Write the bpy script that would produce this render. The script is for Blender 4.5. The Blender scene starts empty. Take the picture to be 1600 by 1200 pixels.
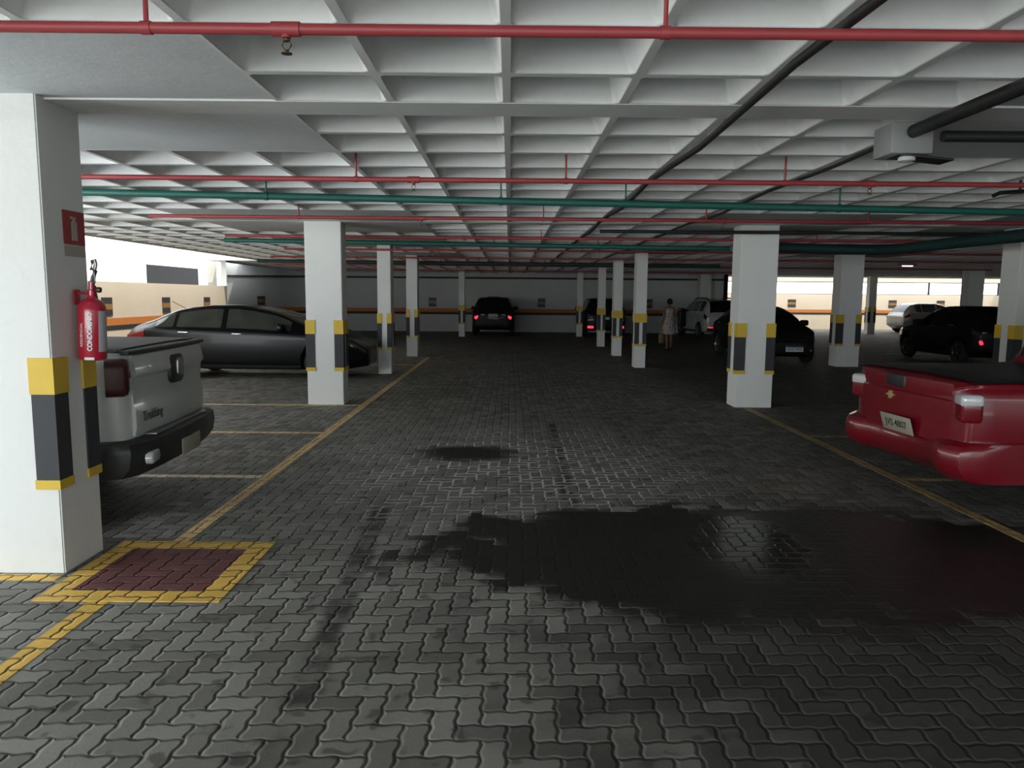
import bpy, bmesh, math, random
from mathutils import Vector, Matrix
random.seed(7)
PI = math.pi
S = bpy.context.scene
COL = S.collection

# ------------------------------------------------------------------ camera, sky, light, exposure
EYE = 1.6526
cam_d = bpy.data.cameras.new('camera')
cam_d.sensor_width = 36.0
cam_d.lens = 26.068
cam_d.clip_start = 0.05
cam_d.clip_end = 300
cam = bpy.data.objects.new('camera', cam_d)
COL.objects.link(cam)
r_, u_, f_ = (0.999965, -0.002471, 0.008053), (-0.007708, 0.117115, 0.993088), (0.003397, 0.993115, -0.117092)
cam.matrix_world = Matrix(((r_[0], u_[0], -f_[0], 0), (r_[1], u_[1], -f_[1], 0), (r_[2], u_[2], -f_[2], EYE), (0, 0, 0, 1)))
S.camera = cam

W_ = bpy.data.worlds.new('sky')
S.world = W_
W_.use_nodes = True
bg = W_.node_tree.nodes['Background']
bg.inputs['Color'].default_value = (0.93, 0.97, 1.0, 1)
bg.inputs['Strength'].default_value = 3.2


def area(name, loc, rot, sx, sy, power, color, portal=False):
    d = bpy.data.lights.new(name, 'AREA')
    d.shape = 'RECTANGLE'
    d.size, d.size_y = sx, sy
    d.energy = power
    d.color = color
    if portal:
        d.cycles.is_portal = True
    o = bpy.data.objects.new(name, d)
    o.location, o.rotation_euler = loc, rot
    COL.objects.link(o)
    return o


# daylight entering by the open entrance side behind the viewer
area('entrance_daylight', (-5.0, -8.9, 1.35), (PI / 2, 0, 0), 9.0, 2.5, 600, (0.82, 0.95, 1.0))
# added fill light hidden by the front pillar, brightens the pillars farther back
area('side_fill', (-8.2, 5.0, 1.4), (PI / 2, 0, math.radians(-50)), 7.0, 2.4, 540, (0.88, 0.96, 1.0))
sd_ = bpy.data.lights.new('sun', 'SUN')
sd_.energy = 3.9
sd_.angle = 0.02
sd_.color = (1.0, 0.97, 0.92)
so_ = bpy.data.objects.new('sun', sd_)
so_.rotation_euler = Vector((-0.30, 0.20, -0.93)).to_track_quat('-Z', 'Y').to_euler()
COL.objects.link(so_)
S.view_settings.view_transform = 'Standard'
S.view_settings.look = 'None'
S.view_settings.gamma = 1.0
S.view_settings.use_curve_mapping = False
S.view_settings.exposure = 0.08
try:
    S.cycles.use_denoising = True
    S.cycles.max_bounces = 8
    S.cycles.diffuse_bounces = 5
    S.cycles.glossy_bounces = 4
    S.cycles.caustics_reflective = False
    S.cycles.caustics_refractive = False
    S.cycles.sample_clamp_indirect = 6.0
except Exception:
    pass


# ------------------------------------------------------------------ node helper
class NT:
    def __init__(self, name):
        self.mat = bpy.data.materials.new(name)
        self.mat.use_nodes = True
        self.t = self.mat.node_tree
        self.b = self.t.nodes['Principled BSDF']
        tc = self.t.nodes.new('ShaderNodeTexCoord')
        self.obj = tc.outputs['Object']

    def put(self, sock, v):
        if hasattr(v, 'is_linked') or hasattr(v, 'links'):
            self.t.links.new(v, sock)
        elif isinstance(v, (tuple, list)):
            n = len(sock.default_value)
            sock.default_value = tuple(v)[:n] if len(v) >= n else tuple(v) + (1,) * (n - len(v))
        else:
            sock.default_value = v

    def m(self, op, *a):
        n = self.t.nodes.new('ShaderNodeMath')
        n.operation = op
        for i, v in enumerate(a):
            self.put(n.inputs[i], v)
        return n.outputs[0]

    def mix(self, fac, a, b):
        n = self.t.nodes.new('ShaderNodeMix')
        n.data_type = 'RGBA'
        self.put(n.inputs[0], fac)
        self.put(n.inputs[6], a)
        self.put(n.inputs[7], b)
        return n.outputs[2]

    def noise(self, scale, detail=4, rough=0.55, vec=None):
        n = self.t.nodes.new('ShaderNodeTexNoise')
        n.inputs['Scale'].default_value = scale
        n.inputs['Detail'].default_value = detail
        n.inputs['Roughness'].default_value = rough
        self.t.links.new(vec or self.obj, n.inputs['Vector'])
        return n.outputs[0]

    def white(self, x, y):
        c = self.t.nodes.new('ShaderNodeCombineXYZ')
        self.put(c.inputs[0], x)
        self.put(c.inputs[1], y)
        n = self.t.nodes.new('ShaderNodeTexWhiteNoise')
        n.noise_dimensions = '2D'
        self.t.links.new(c.outputs[0], n.inputs['Vector'])
        return n.outputs[0]

    def xyz(self):
        n = self.t.nodes.new('ShaderNodeSeparateXYZ')
        self.t.links.new(self.obj, n.inputs[0])
        return n.outputs

    def sm(self, v, a, b):
        n = self.t.nodes.new('ShaderNodeMapRange')
        n.interpolation_type = 'SMOOTHSTEP'
        self.put(n.inputs[0], v)
        n.inputs[1].default_value, n.inputs[2].default_value = a, b
        return n.outputs[0]

    def bump(self, h, strength, dist):
        n = self.t.nodes.new('ShaderNodeBump')
        n.inputs['Strength'].default_value = strength
        n.inputs['Distance'].default_value = dist
        self.put(n.inputs['Height'], h)
        self.t.links.new(n.outputs[0], self.b.inputs['Normal'])

    def set(self, **k):
        for a, v in k.items():
            self.put(self.b.inputs[a.replace('_', ' ')], v)
        return self


def plain(name, col, rough=0.5, metal=0.0, spec=0.5, coat=0.0, var=0.06, emit=None, es=0.0, scale=9.0):
    n = NT(name)
    f = n.noise(scale, 3)
    d = tuple(c * (1 - var * 2.2) for c in col)
    l = tuple(min(1, c * (1 + var)) for c in col)
    n.set(Base_Color=n.mix(f, d, l), Roughness=rough, Metallic=metal)
    n.b.inputs['Specular IOR Level'].default_value = spec
    n.b.inputs['Coat Weight'].default_value = coat
    n.b.inputs['Coat Roughness'].default_value = 0.05
    if emit:
        n.b.inputs['Emission Color'].default_value = (*emit, 1)
        n.b.inputs['Emission Strength'].default_value = es
    return n.mat


def concrete(name, base, dirt, amount=0.5, rough=0.85, scale=1.0):
    n = NT(name)
    big = n.noise(0.9 * scale, 5, 0.6)
    fine = n.noise(14 * scale, 6, 0.7)
    spots = n.sm(n.noise(3.3 * scale, 8, 0.75), 0.60, 0.72)
    f = n.m('MULTIPLY', n.sm(big, 0.35, 0.75), amount)
    c = n.mix(f, base, dirt)
    c = n.mix(n.m('MULTIPLY', spots, amount * 0.6), c, tuple(x * 0.72 for x in dirt))
    c = n.mix(n.m('MULTIPLY', n.sm(fine, 0.45, 0.8), 0.18), c, dirt)
    n.set(Base_Color=c, Roughness=rough)
    n.b.inputs['Specular IOR Level'].default_value = 0.25
    n.bump(fine, 0.25, 0.01)
    return n.mat


def paver(name, paint=None, wear=0.0):
    """interlocking zig-zag pavers in herringbone; paint = colour of traffic paint lying over them"""
    n = NT(name)
    X, Y, Z = n.xyz()
    u = 0.1
    wob = n.m('MULTIPLY', n.m('SUBTRACT', n.noise(1.1, 2), 0.5), 0.05)
    xs = n.m('DIVIDE', n.m('ADD', X, wob), u)
    ys = n.m('DIVIDE', n.m('ADD', Y, wob), u)
    zx = n.m('ADD', xs, n.m('MULTIPLY', n.m('SINE', n.m('MULTIPLY', ys, 2 * PI)), 0.045))
    zy = n.m('ADD', ys, n.m('MULTIPLY', n.m('SINE', n.m('MULTIPLY', xs, 2 * PI)), 0.045))
    i, j = n.m('FLOOR', zx), n.m('FLOOR', zy)
    fx, fy = n.m('SUBTRACT', zx, i), n.m('SUBTRACT', zy, j)
    k = n.m('FLOORED_MODULO', n.m('SUBTRACT', i, j), 4.0)

    def eq(v):
        return n.m('COMPARE', k, float(v), 0.3)
    k0, k1, k2, k3 = eq(0), eq(1), eq(2), eq(3)
    dl = n.m('ADD', fx, k1)
    dr = n.m('ADD', n.m('SUBTRACT', 1.0, fx), k0)
    db = n.m('ADD', fy, k2)
    dt = n.m('ADD', n.m('SUBTRACT', 1.0, fy), k3)
    d = n.m('MINIMUM', n.m('MINIMUM', dl, dr), n.m('MINIMUM', db, dt))
    idx, idy = n.m('SUBTRACT', i, k1), n.m('SUBTRACT', j, k2)
    rnd = n.white(idx, idy)
    joint = n.m('SUBTRACT', 1.0, n.sm(d, 0.01, 0.055))
    fine = n.noise(55, 5, 0.7)
    big = n.noise(0.55, 5, 0.6)
    mid = n.noise(3.0, 5, 0.65)
    # --- stains and painted shade with a shape of their own
    warp = n.m('ADD', n.m('MULTIPLY', n.m('SUBTRACT', n.noise(1.6, 4), 0.5), 0.9), n.m('MULTIPLY', n.m('SUBTRACT', rnd, 0.5), 0.16))

    def ell(cx, cy, rx, ry, e0=0.75, e1=1.15):
        a = n.m('DIVIDE', n.m('SUBTRACT', X, cx), rx)
        b = n.m('DIVIDE', n.m('SUBTRACT', Y, cy), ry)
        q = n.m('ADD', n.m('SQRT', n.m('ADD', n.m('MULTIPLY', a, a), n.m('MULTIPLY', b, b))), warp)
        return n.m('SUBTRACT', 1.0, n.sm(q, e0, e1))
    wet = n.m('MAXIMUM', ell(1.75, 4.70, 2.35, 1.10, 0.86, 1.06), ell(-0.45, 7.75, 0.62, 0.40, 0.55, 1.15))
    damp_shade = n.m('MAXIMUM', n.m('MAXIMUM', ell(2.8, 3.1, 2.85, 3.2, 0.6, 1.1), ell(-3.45, 5.5, 1.0, 1.05, 0.7, 1.1)), n.m('MAXIMUM', wet, n.m('MULTIPLY', n.sm(X, 2.5, 4.0), 0.6)))  # wet ground, with pillar and pickup shade painted over oil at left
    lane = ell(-0.1, 7.0, 2.0, 3.0, 0.35, 1.3)
    efl = n.m('MULTIPLY', ell(0.15, 7.0, 1.9, 2.3, 0.3, 1.25), n.m('SUBTRACT', 1.0, wet))

    def streak(x0, y0, x1, y1, w):
        s = (x1 - x0) / (y1 - y0)
        c = n.m('ABSOLUTE', n.m('SUBTRACT', X, n.m('ADD', n.m('MULTIPLY', n.m('SUBTRACT', Y, y0), s), x0 - 0.0)))
        c = n.m('ADD', c, n.m('MULTIPLY', warp, 0.10))
        g = n.m('MULTIPLY', n.sm(Y, y0 - .2, y0 + .2), n.m('SUBTRACT', 1.0, n.sm(Y, y1 - .3, y1 + .3)))
        return n.m('MULTIPLY', n.m('SUBTRACT', 1.0, n.sm(c, w * .4, w)), g)
    tyre = n.m('MAXIMUM', streak(-0.80, 2.0, -1.0, 5.8, 0.10), streak(0.49, 5.6, 0.55, 9.7, 0.09))
    pool = ell(1.62, 4.85, 0.45, 0.75, 0.5, 1.2)
    spots = n.sm(n.noise(7.0, 2, 0.5), 0.60, 0.69)
    base = n.mix(rnd, (0.125, 0.122, 0.106), (0.275, 0.268, 0.240))
    base = n.mix(n.m('MULTIPLY', n.sm(big, 0.4, 0.7), 0.35), base, (0.10, 0.094, 0.080))
    base = n.mix(n.m('MULTIPLY', n.sm(mid, 0.5, 0.8), 0.35), base, (0.11, 0.10, 0.082))
    base = n.mix(n.m('MULTIPLY', n.sm(n.white(idy, idx), 0.93, 0.99), 0.6), base, (0.20, 0.20, 0.18))
    base = n.mix(n.m('MULTIPLY', lane, 0.55), base, (0.30, 0.30, 0.285))
    base = n.mix(n.m('MULTIPLY', spots, 0.6), base, (0.03, 0.028, 0.022))
    base = n.mix(n.m('MULTIPLY', n.m('MULTIPLY', tyre, n.sm(n.m('ADD', mid, n.m('MULTIPLY', rnd, 0.3)), 0.45, 0.8)), 0.9), base, (0.022, 0.020, 0.016))
    base = n.mix(n.m('MULTIPLY', joint, n.sm(n.noise(9.0, 3), 0.25, 0.6)), base, (0.022, 0.021, 0.018))
    lit_rim = n.m('MULTIPLY', n.m('MULTIPLY', n.sm(d, 0.04, 0.075), n.m('SUBTRACT', 1.0, n.sm(d, 0.10, 0.17))), n.sm(n.noise(4.5, 3), 0.45, 0.65))  # bright rims painted along paver edges for the light they catch
    base = n.mix(n.m('MULTIPLY', lit_rim, 0.45), base, (0.40, 0.39, 0.36))
    # whitish salts creeping out of the joints
    edge = n.m('MULTIPLY', n.m('SUBTRACT', 1.0, n.sm(d, 0.06, 0.20)), n.sm(n.m('ADD', mid, n.m('MULTIPLY', rnd, 0.15)), 0.42, 0.66))
    base = n.mix(n.m('MULTIPLY', n.m('MULTIPLY', edge, efl), 0.95), base, (0.85, 0.85, 0.82))
    base = n.mix(n.m('MULTIPLY', damp_shade, 0.80), base, (0.024, 0.023, 0.020))
    base = n.mix(n.m('MULTIPLY', wet, 0.75), base, (0.006, 0.006, 0.006))
    rough = n.m('SUBTRACT', n.m('ADD', 0.62, n.m('MULTIPLY', fine, 0.2)), n.m('ADD', n.m('MULTIPLY', wet, 0.30), n.m('MULTIPLY', pool, 0.26)))
    if paint:
        w1 = n.m('MULTIPLY', n.sm(n.noise(6.0, 6, 0.7), 0.62 - 0.3 * wear, 0.80 - 0.3 * wear), 0.25 + 0.6 * wear)
        pc = n.mix(n.sm(mid, 0.3, 0.7), paint, tuple(c * 0.72 for c in paint))
        base2 = n.mix(w1, pc, base)
        base = n.mix(n.m('MULTIPLY', joint, 0.8), base2, (0.03, 0.025, 0.015))
        rough = 0.6
    n.set(Base_Color=base, Roughness=rough)
    n.b.inputs['Specular IOR Level'].default_value = 0.35
    h = n.m('ADD', n.sm(d, 0.0, 0.14), n.m('MULTIPLY', fine, 0.10))
    h = n.m('ADD', h, n.m('MULTIPLY', rnd, 0.35))
    h = n.m('MULTIPLY', h, n.m('SUBTRACT', 1.0, n.m('MULTIPLY', wet, 0.93)))
    n.bump(h, 1.0, 0.018)
    return n.mat


M = {}
M['ceil'] = concrete('ceiling_paint', (0.70, 0.71, 0.71), (0.50, 0.50, 0.48), 0.35)
M['ceil_panel'] = concrete('bare_slab_paint', (0.62, 0.65, 0.67), (0.48, 0.50, 0.51), 0.6)
M['pillar'] = concrete('pillar_paint', (0.72, 0.73, 0.72), (0.60, 0.60, 0.56), 0.3)
M['wall'] = concrete('wall_paint', (0.62, 0.63, 0.62), (0.50, 0.50, 0.47), 0.3)
M['cream'] = concrete('cream_wall_paint', (0.74, 0.63, 0.48), (0.62, 0.52, 0.39), 0.3)
M['outside'] = concrete('outside_ground', (0.62, 0.52, 0.40), (0.5, 0.42, 0.34), 0.4)
M['bounce_apron'] = concrete('bounce_concrete', (0.60, 0.64, 0.65), (0.47, 0.5, 0.5), 0.3)
M['outwall'] = concrete('neighbour_wall_paint', (0.8, 0.78, 0.72), (0.7, 0.68, 0.6), 0.2)
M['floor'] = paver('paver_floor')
M['yellow_line'] = paver('yellow_line_paint', (0.80, 0.50, 0.09), 0.1)
M['beige_line'] = paver('worn_line_paint', (0.85, 0.60, 0.28), 0.2)
M['white_line'] = paver('white_line_paint', (0.9, 0.80, 0.62), 0.25)
M['dim_line'] = paver('faded_line_paint', (0.45, 0.32, 0.13), 0.35)
M['box_yellow'] = paver('box_yellow_paint', (0.80, 0.50, 0.10), 0.05)
M['box_red'] = paver('box_red_paint', (0.17, 0.06, 0.06), 0.05)
M['guard_black'] = plain('guard_black', (0.035, 0.037, 0.042), 0.7)
M['guard_yellow'] = plain('guard_yellow', (0.66, 0.45, 0.045), 0.55)
M['red_pipe'] = plain('red_pipe_paint', (0.33, 0.045, 0.05), 0.5)
M['green_pipe'] = plain('green_pipe_paint', (0.012, 0.11, 0.085), 0.5)
M['dark_green'] = plain('dark_green_pipe', (0.006, 0.035, 0.032), 0.6)
M['black'] = plain('black_plastic', (0.012, 0.012, 0.013), 0.5)
M['rubber'] = plain('rubber', (0.012, 0.012, 0.012), 0.85)
M['trim'] = plain('black_trim', (0.018, 0.018, 0.019), 0.45)
M['glass_dark'] = plain('tinted_glass', (0.008, 0.009, 0.009), 0.06, spec=0.6)
M['glass_tint'] = plain('light_tinted_glass', (0.04, 0.045, 0.04), 0.05, spec=0.9)
M['chrome'] = plain('chrome', (0.75, 0.75, 0.75), 0.15, 1.0)
M['rim'] = plain('wheel_rim_metal', (0.30, 0.30, 0.31), 0.35, 0.9)
M['brass'] = plain('brass', (0.12, 0.09, 0.05), 0.4, 0.8)
M['gold'] = plain('gold_badge', (0.72, 0.58, 0.30), 0.3, 0.6)
M['orange'] = plain('orange_stripe_paint', (0.62, 0.21, 0.045), 0.7)
M['stripe_black'] = plain('black_stripe_paint', (0.03, 0.03, 0.03), 0.7)
M['plate_dark'] = plain('dark_plaque', (0.055, 0.05, 0.05), 0.5)
M['plate_orange'] = plain('plaque_band', (0.36, 0.19, 0.06), 0.5)
M['car_black'] = plain('black_car_paint', (0.006, 0.006, 0.007), 0.5, spec=0.3, coat=0.06)
M['car_dark'] = plain('dark_graphite_car_paint', (0.005, 0.005, 0.006), 0.3, 0.0, spec=0.18, coat=0.06)
M['car_white'] = plain('white_car_paint', (0.52, 0.54, 0.52), 0.3, coat=0.7, var=0.02)
M['car_silver'] = plain('silver_car_paint', (0.26, 0.255, 0.245), 0.28, 0.4, coat=0.8, var=0.02)
M['car_red'] = plain('red_car_paint', (0.17, 0.004, 0.012), 0.28, coat=0.7, var=0.04)
M['tail_red'] = plain('red_lens', (0.16, 0.006, 0.012), 0.12, spec=0.7)
M['tail_dark'] = plain('dark_red_lens', (0.045, 0.009, 0.010), 0.38, spec=0.35)
M['tail_glow'] = plain('glow_red_lens', (0.5, 0.01, 0.03), 0.2, emit=(1.0, 0.06, 0.12), es=0.9)  # red lens given a weak glow of its own, on lamps and reflectors
M['lens_clear'] = plain('clear_lens', (0.55, 0.57, 0.58), 0.12, spec=0.8)
M['plate_grey'] = plain('grey_number_plate', (0.36, 0.34, 0.27), 0.5)
M['plate_white'] = plain('white_number_plate', (0.72, 0.74, 0.70), 0.5)
M['plate_blue'] = plain('blue_plate_band', (0.01, 0.03, 0.16), 0.5)
M['letter_black'] = plain('black_lettering', (0.02, 0.02, 0.02), 0.5)
M['letter_grey'] = plain('grey_lettering', (0.10, 0.11, 0.11), 0.4)
M['letter_white'] = plain('white_lettering', (0.85, 0.85, 0.86), 0.5)
M['ext_red'] = plain('extinguisher_red', (0.42, 0.012, 0.035), 0.3, coat=0.5)
M['sticker'] = plain('grey_sticker', (0.42, 0.40, 0.43), 0.5)
M['sign_red'] = plain('sign_red', (0.30, 0.028, 0.028), 0.5)
M['sign_cream'] = plain('sign_cream', (0.42, 0.37, 0.32), 0.6)
M['box_grey'] = plain('grey_box_plastic', (0.24, 0.25, 0.25), 0.5)
M['lamp'] = plain('lamp_tube', (0.9, 0.9, 0.9), 0.4, emit=(1, 1, 1), es=1.2)
M['skin'] = plain('skin', (0.30, 0.17, 0.115), 0.6)
M['hair'] = plain('dark_hair', (0.014, 0.011, 0.010), 0.6)
M['bag_black'] = plain('black_leather', (0.010, 0.010, 0.011), 0.6)
M['bag_yellow'] = plain('yellow_bag', (0.30, 0.23, 0.07), 0.7)
M['shoe'] = plain('sandal', (0.05, 0.04, 0.035), 0.7)
M['frost'] = plain('grey_frosted_glass', (0.03, 0.031, 0.034), 0.7, spec=0.1)
M['frame_dark'] = plain('dark_window_frame', (0.03, 0.03, 0.05), 0.5)


def dots():
    n = NT('dotted_dress')
    v = n.t.nodes.new('ShaderNodeTexVoronoi')
    v.inputs['Scale'].default_value = 11.0
    n.t.links.new(n.obj, v.inputs['Vector'])
    f = n.sm(v.outputs['Distance'], 0.20, 0.27)
    n.set(Base_Color=n.mix(f, (0.05, 0.045, 0.045), (0.56, 0.50, 0.47)), Roughness=0.85)
    return n.mat


M['dress'] = dots()


# ------------------------------------------------------------------ mesh helpers
def link(name, me, mats=None, parent=None):
    o = bpy.data.objects.new(name, me)
    COL.objects.link(o)
    if mats:
        for m in (mats if isinstance(mats, (list, tuple)) else [mats]):
            me.materials.append(m)
    if parent:
        o.parent = parent
    return o


def bm_obj(name, bm, mat, parent=None, smooth=None):
    me = bpy.data.meshes.new(name)
    bmesh.ops.recalc_face_normals(bm, faces=bm.faces[:])
    if smooth is not None:
        for f in bm.faces:
            f.smooth = True
        ang = math.radians(smooth)
        for e in bm.edges:
            if len(e.link_faces) == 2:
                e.smooth = e.calc_face_angle(0) < ang
    bm.to_mesh(me)
    bm.free()
    return link(name, me, mat, parent)


def empty(name, loc=(0, 0, 0), rz=0.0):
    o = bpy.data.objects.new(name, None)
    o.location = loc
    o.rotation_euler = (0, 0, rz)
    COL.objects.link(o)
    return o


def tag(o, label, cat, group=None, kind=None):
    o['label'] = label
    o['category'] = cat
    if group:
        o['group'] = group
    if kind:
        o['kind'] = kind
    return o


def struct(o, label=None, cat=None):
    o['kind'] = 'structure'
    if label:
        o['label'] = label
        o['category'] = cat
    return o


def box(bm, lo, hi, mat=None):
    r = bmesh.ops.create_cube(bm, size=1.0)
    c = [(a + b) / 2 for a, b in zip(lo, hi)]
    s = [abs(b - a) for a, b in zip(lo, hi)]
    for v in r['verts']:
        v.co = Vector((v.co.x * s[0] + c[0], v.co.y * s[1] + c[1], v.co.z * s[2] + c[2]))
        if mat:
            v.co = mat @ v.co
    return r['verts']


def rbox(size, bev=0.01, seg=3, mat=None):
    bm = bmesh.new()
    r = bmesh.ops.create_cube(bm, size=1.0)
    for v in r['verts']:
        v.co = Vector((v.co.x * size[0], v.co.y * size[1], v.co.z * size[2]))
    bmesh.ops.bevel(bm, geom=bm.edges[:], offset=min(bev, min(size) * 0.48), segments=seg, profile=0.5, affect='EDGES')
    if mat:
        bmesh.ops.transform(bm, matrix=mat, verts=bm.verts[:])
    return bm


def T(x, y, z, rz=0, ry=0, rx=0):
    return Matrix.Translation((x, y, z)) @ Matrix.Rotation(rz, 4, 'Z') @ Matrix.Rotation(ry, 4, 'Y') @ Matrix.Rotation(rx, 4, 'X')


def tube(bm, pts, r, n=10, closed_ends=True):
    pts = [Vector(p) for p in pts]
    rings = []
    for i, p in enumerate(pts):
        a = pts[max(0, i - 1)]
        b = pts[min(len(pts) - 1, i + 1)]
        d = (b - a).normalized()
        up = Vector((0, 0, 1)) if abs(d.z) < 0.95 else Vector((1, 0, 0))
        s = d.cross(up).normalized()
        t = s.cross(d).normalized()
        rr = r[i] if isinstance(r, (list, tuple)) else r
        rings.append([bm.verts.new(p + (s * math.cos(2 * PI * k / n) + t * math.sin(2 * PI * k / n)) * rr) for k in range(n)])
    for a, b in zip(rings, rings[1:]):
        for k in range(n):
            bm.faces.new((a[k], a[(k + 1) % n], b[(k + 1) % n], b[k]))
    if closed_ends:
        bm.faces.new(rings[0])
        bm.faces.new(rings[-1][::-1])


def lathe(bm, prof, n=24, mat=None, cap=True):
    rings = []
    for r, z in prof:
        ring = []
        for k in range(n):
            v = Vector((r * math.cos(2 * PI * k / n), r * math.sin(2 * PI * k / n), z))
            ring.append(bm.verts.new(mat @ v if mat else v))
        rings.append(ring)
    for a, b in zip(rings, rings[1:]):
        for k in range(n):
            bm.faces.new((a[k], a[(k + 1) % n], b[(k + 1) % n], b[k]))
    if cap:
        bm.faces.new(rings[0][::-1])
        bm.faces.new(rings[-1])


def text_mesh(txt, size, depth=0.002, bold=0.0):
    c = bpy.data.curves.new('lettering', 'FONT')
    c.body = txt
    c.size = size
    c.extrude = depth
    c.offset = bold
    c.align_x, c.align_y = 'CENTER', 'CENTER'
    o = bpy.data.objects.new('tmp', c)
    COL.objects.link(o)
    dg = bpy.context.evaluated_depsgraph_get()
    me = bpy.data.meshes.new_from_object(o.evaluated_get(dg))
    bpy.data.objects.remove(o)
    bpy.data.curves.remove(c)
    return me


def text(name, txt, size, mat, parent, matrix, depth=0.002, bold=0.0):
    me = text_mesh(txt, size, depth, bold)
    me.transform(matrix)
    me.materials.clear()
    return link(name, me, mat, parent)


# ------------------------------------------------------------------ setting: floor, ceiling, walls
Z_RIB = 2.7345
PX, X0 = 0.65, -0.0266
XL, XR, YB, YF, YR = -9.24, 27.0, -9.0, 35.0, 41.0

bm = bmesh.new()
box(bm, (-14, YB, -0.2), (XR, YR, 0))
struct(bm_obj('floor', bm, M['floor']), 'grey interlocking zigzag paver floor with oil and wet stains and painted shade', 'floor')

bm = bmesh.new()
box(bm, (-9.0, YB + .05, 0), (8.0, -4.0, 0.02))  # unseen pale slab added to throw sunlight up at the ceiling
struct(bm_obj('trim_10', bm, M['bounce_apron']), 'sunlit concrete apron added behind the viewer to throw light up', 'bounce_apron')

bm = bmesh.new()
box(bm, (XL + .01, -3.9, 0), (-8.15, 24.3, 0.02))  # pale strip added to send warm light onto the ceiling edge
struct(bm_obj('trim_11', bm, M['outside']), 'pale strip added along the left parapet to light the ceiling', 'bounce')

# waffle slab
def y_edge(k):
    return 3.7782 + k * PX if k < 2 else 3.8310 + k * PX


bays = []
k = -12
while y_edge(k) < 41.2:
    a, b = y_edge(k), y_edge(k + 1)
    if k == 0:
        bays.append((a, 4.33, k))
    elif k == 1:
        bays.append((4.63 - 0.07, b, k))
    elif k == 11:
        bays.append((a, 11.12, k))
    elif k == 12:
        bays.append((11.39 - 0.07, b, k))
    else:
        bays.append((a, b, k))
    k += 1
solid = set()


def panel(i0, i1, k0, k1):
    for i in range(i0, i1):
        for kk in range(k0, k1 + 1):
            solid.add((i, kk))


panel(-7, -2, -1, 2)
panel(-7, -2, 9, 13)
panel(-7, -2, 16, 19)
panel(-7, -2, 23, 26)
panel(4, 9, -1, 2)
panel(4, 8, 9, 13)
panel(4, 7, 20, 22)
panel(10, 14, 9, 13)
panel(11, 15, 20, 23)
bm = bmesh.new()
RB, RT, CH, CZ = 0.027, 0.100, 0.010, 0.30


def ring(x0, x1, y0, y1, c, z):
    p = [(x0 + c, y0), (x1 - c, y0), (x1, y0 + c), (x1, y1 - c), (x1 - c, y1), (x0 + c, y1), (x0, y1 - c), (x0, y0 + c)]
    return [bm.verts.new((a, b, z)) for a, b in p]


for i in range(-15, 42):
    x0, x1 = X0 + i * PX, X0 + (i + 1) * PX
    for a, b, kk in bays:
        if x1 < -14 or kk > 47 or (x0 < -8.2 and kk < 31) or (x0 > 10.2 and kk > 47) or x1 < -9.24 - max(0, b - 24.4) * .388 - .1 or x0 < -12.8:
            continue
        if (i, kk) in solid:
            zz = Z_RIB + (0.008 if kk < 1 else 0.0)
            f = bm.faces.new([bm.verts.new(p) for p in ((x0, a, zz), (x1, a, zz), (x1, b, zz), (x0, b, zz))])
            f.material_index = 1
            for (p, q, ni, nk) in (((x0, a), (x1, a), i, kk - 1), ((x0, b), (x1, b), i, kk + 1), ((x0, a), (x0, b), i - 1, kk), ((x1, a), (x1, b), i + 1, kk)):
                if (ni, nk) not in solid:
                    bm.faces.new([bm.verts.new(v) for v in ((*p, Z_RIB), (*q, Z_RIB), (*q, Z_RIB + 0.06), (*p, Z_RIB + 0.06))])
            continue
        lo = [bm.verts.new(p) for p in ((x0, a, Z_RIB), (x1, a, Z_RIB), (x1, b, Z_RIB), (x0, b, Z_RIB))]
        # a rib's near edge lies on the grid line, its width runs away from the viewer
        ya, yb = a + 2 * RB, b
        r0 = ring(x0 + RB - CH * .6, x1 - RB + CH * .6, ya - CH * .6, yb - 0.001, 0.02, Z_RIB)
        r1 = ring(x0 + RB, x1 - RB, ya, yb, 0.03, Z_RIB + CH)
        r2 = ring(x0 + RT - .015, x1 - RT + .015, ya + 0.05, yb + 0.045, 0.05, Z_RIB + CZ * .8)
        r3 = ring(x0 + RT + .03, x1 - RT - .03, ya + 0.10, yb - 0.005, 0.06, Z_RIB + CZ)
        for A, B in ((r0, r1), (r1, r2), (r2, r3)):
            for q in range(8):
                f = bm.faces.new((A[q], A[(q + 1) % 8], B[(q + 1) % 8], B[q]))
                f.smooth = True
        bm.faces.new(r3)
        bm.faces.new((lo[0], lo[1], r0[1], r0[0]))
        bm.faces.new((lo[1], r0[2], r0[1]))
        bm.faces.new((lo[1], lo[2], r0[3], r0[2]))
        bm.faces.new((lo[2], r0[4], r0[3]))
        bm.faces.new((lo[2], lo[3], r0[5], r0[4]))
        bm.faces.new((lo[3], r0[6], r0[5]))
        bm.faces.new((lo[3], lo[0], r0[7], r0[6]))
        bm.faces.new((lo[0], r0[0], r0[7]))
box(bm, (-8.08, -4.1, Z_RIB + 0.36), (XR + .3, YF + .3, Z_RIB + 0.5))
box(bm, (-8.10, -4.1, Z_RIB), (-7.98, 24.0, Z_RIB + 0.5))
box(bm, (10.2, YF + .2, Z_RIB), (XR, YF + 3.0, Z_RIB + 0.5))
pp = [(-9.39, 24.3), (-8.08, 24.3), (-8.08, YF + .3), (-12.6, YF + .3), (-12.6, 32.7)]
pv = [[bm.verts.new((a, b, Z_RIB + h)) for a, b in pp] for h in (.36, .5)]
bm.faces.new(pv[0][::-1]); bm.faces.new(pv[1])
for q in range(5):
    bm.faces.new((pv[0][q], pv[0][(q + 1) % 5], pv[1][(q + 1) % 5], pv[1][q]))
me = bpy.data.meshes.new('ceiling')
bm.to_mesh(me)
bm.free()
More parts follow.
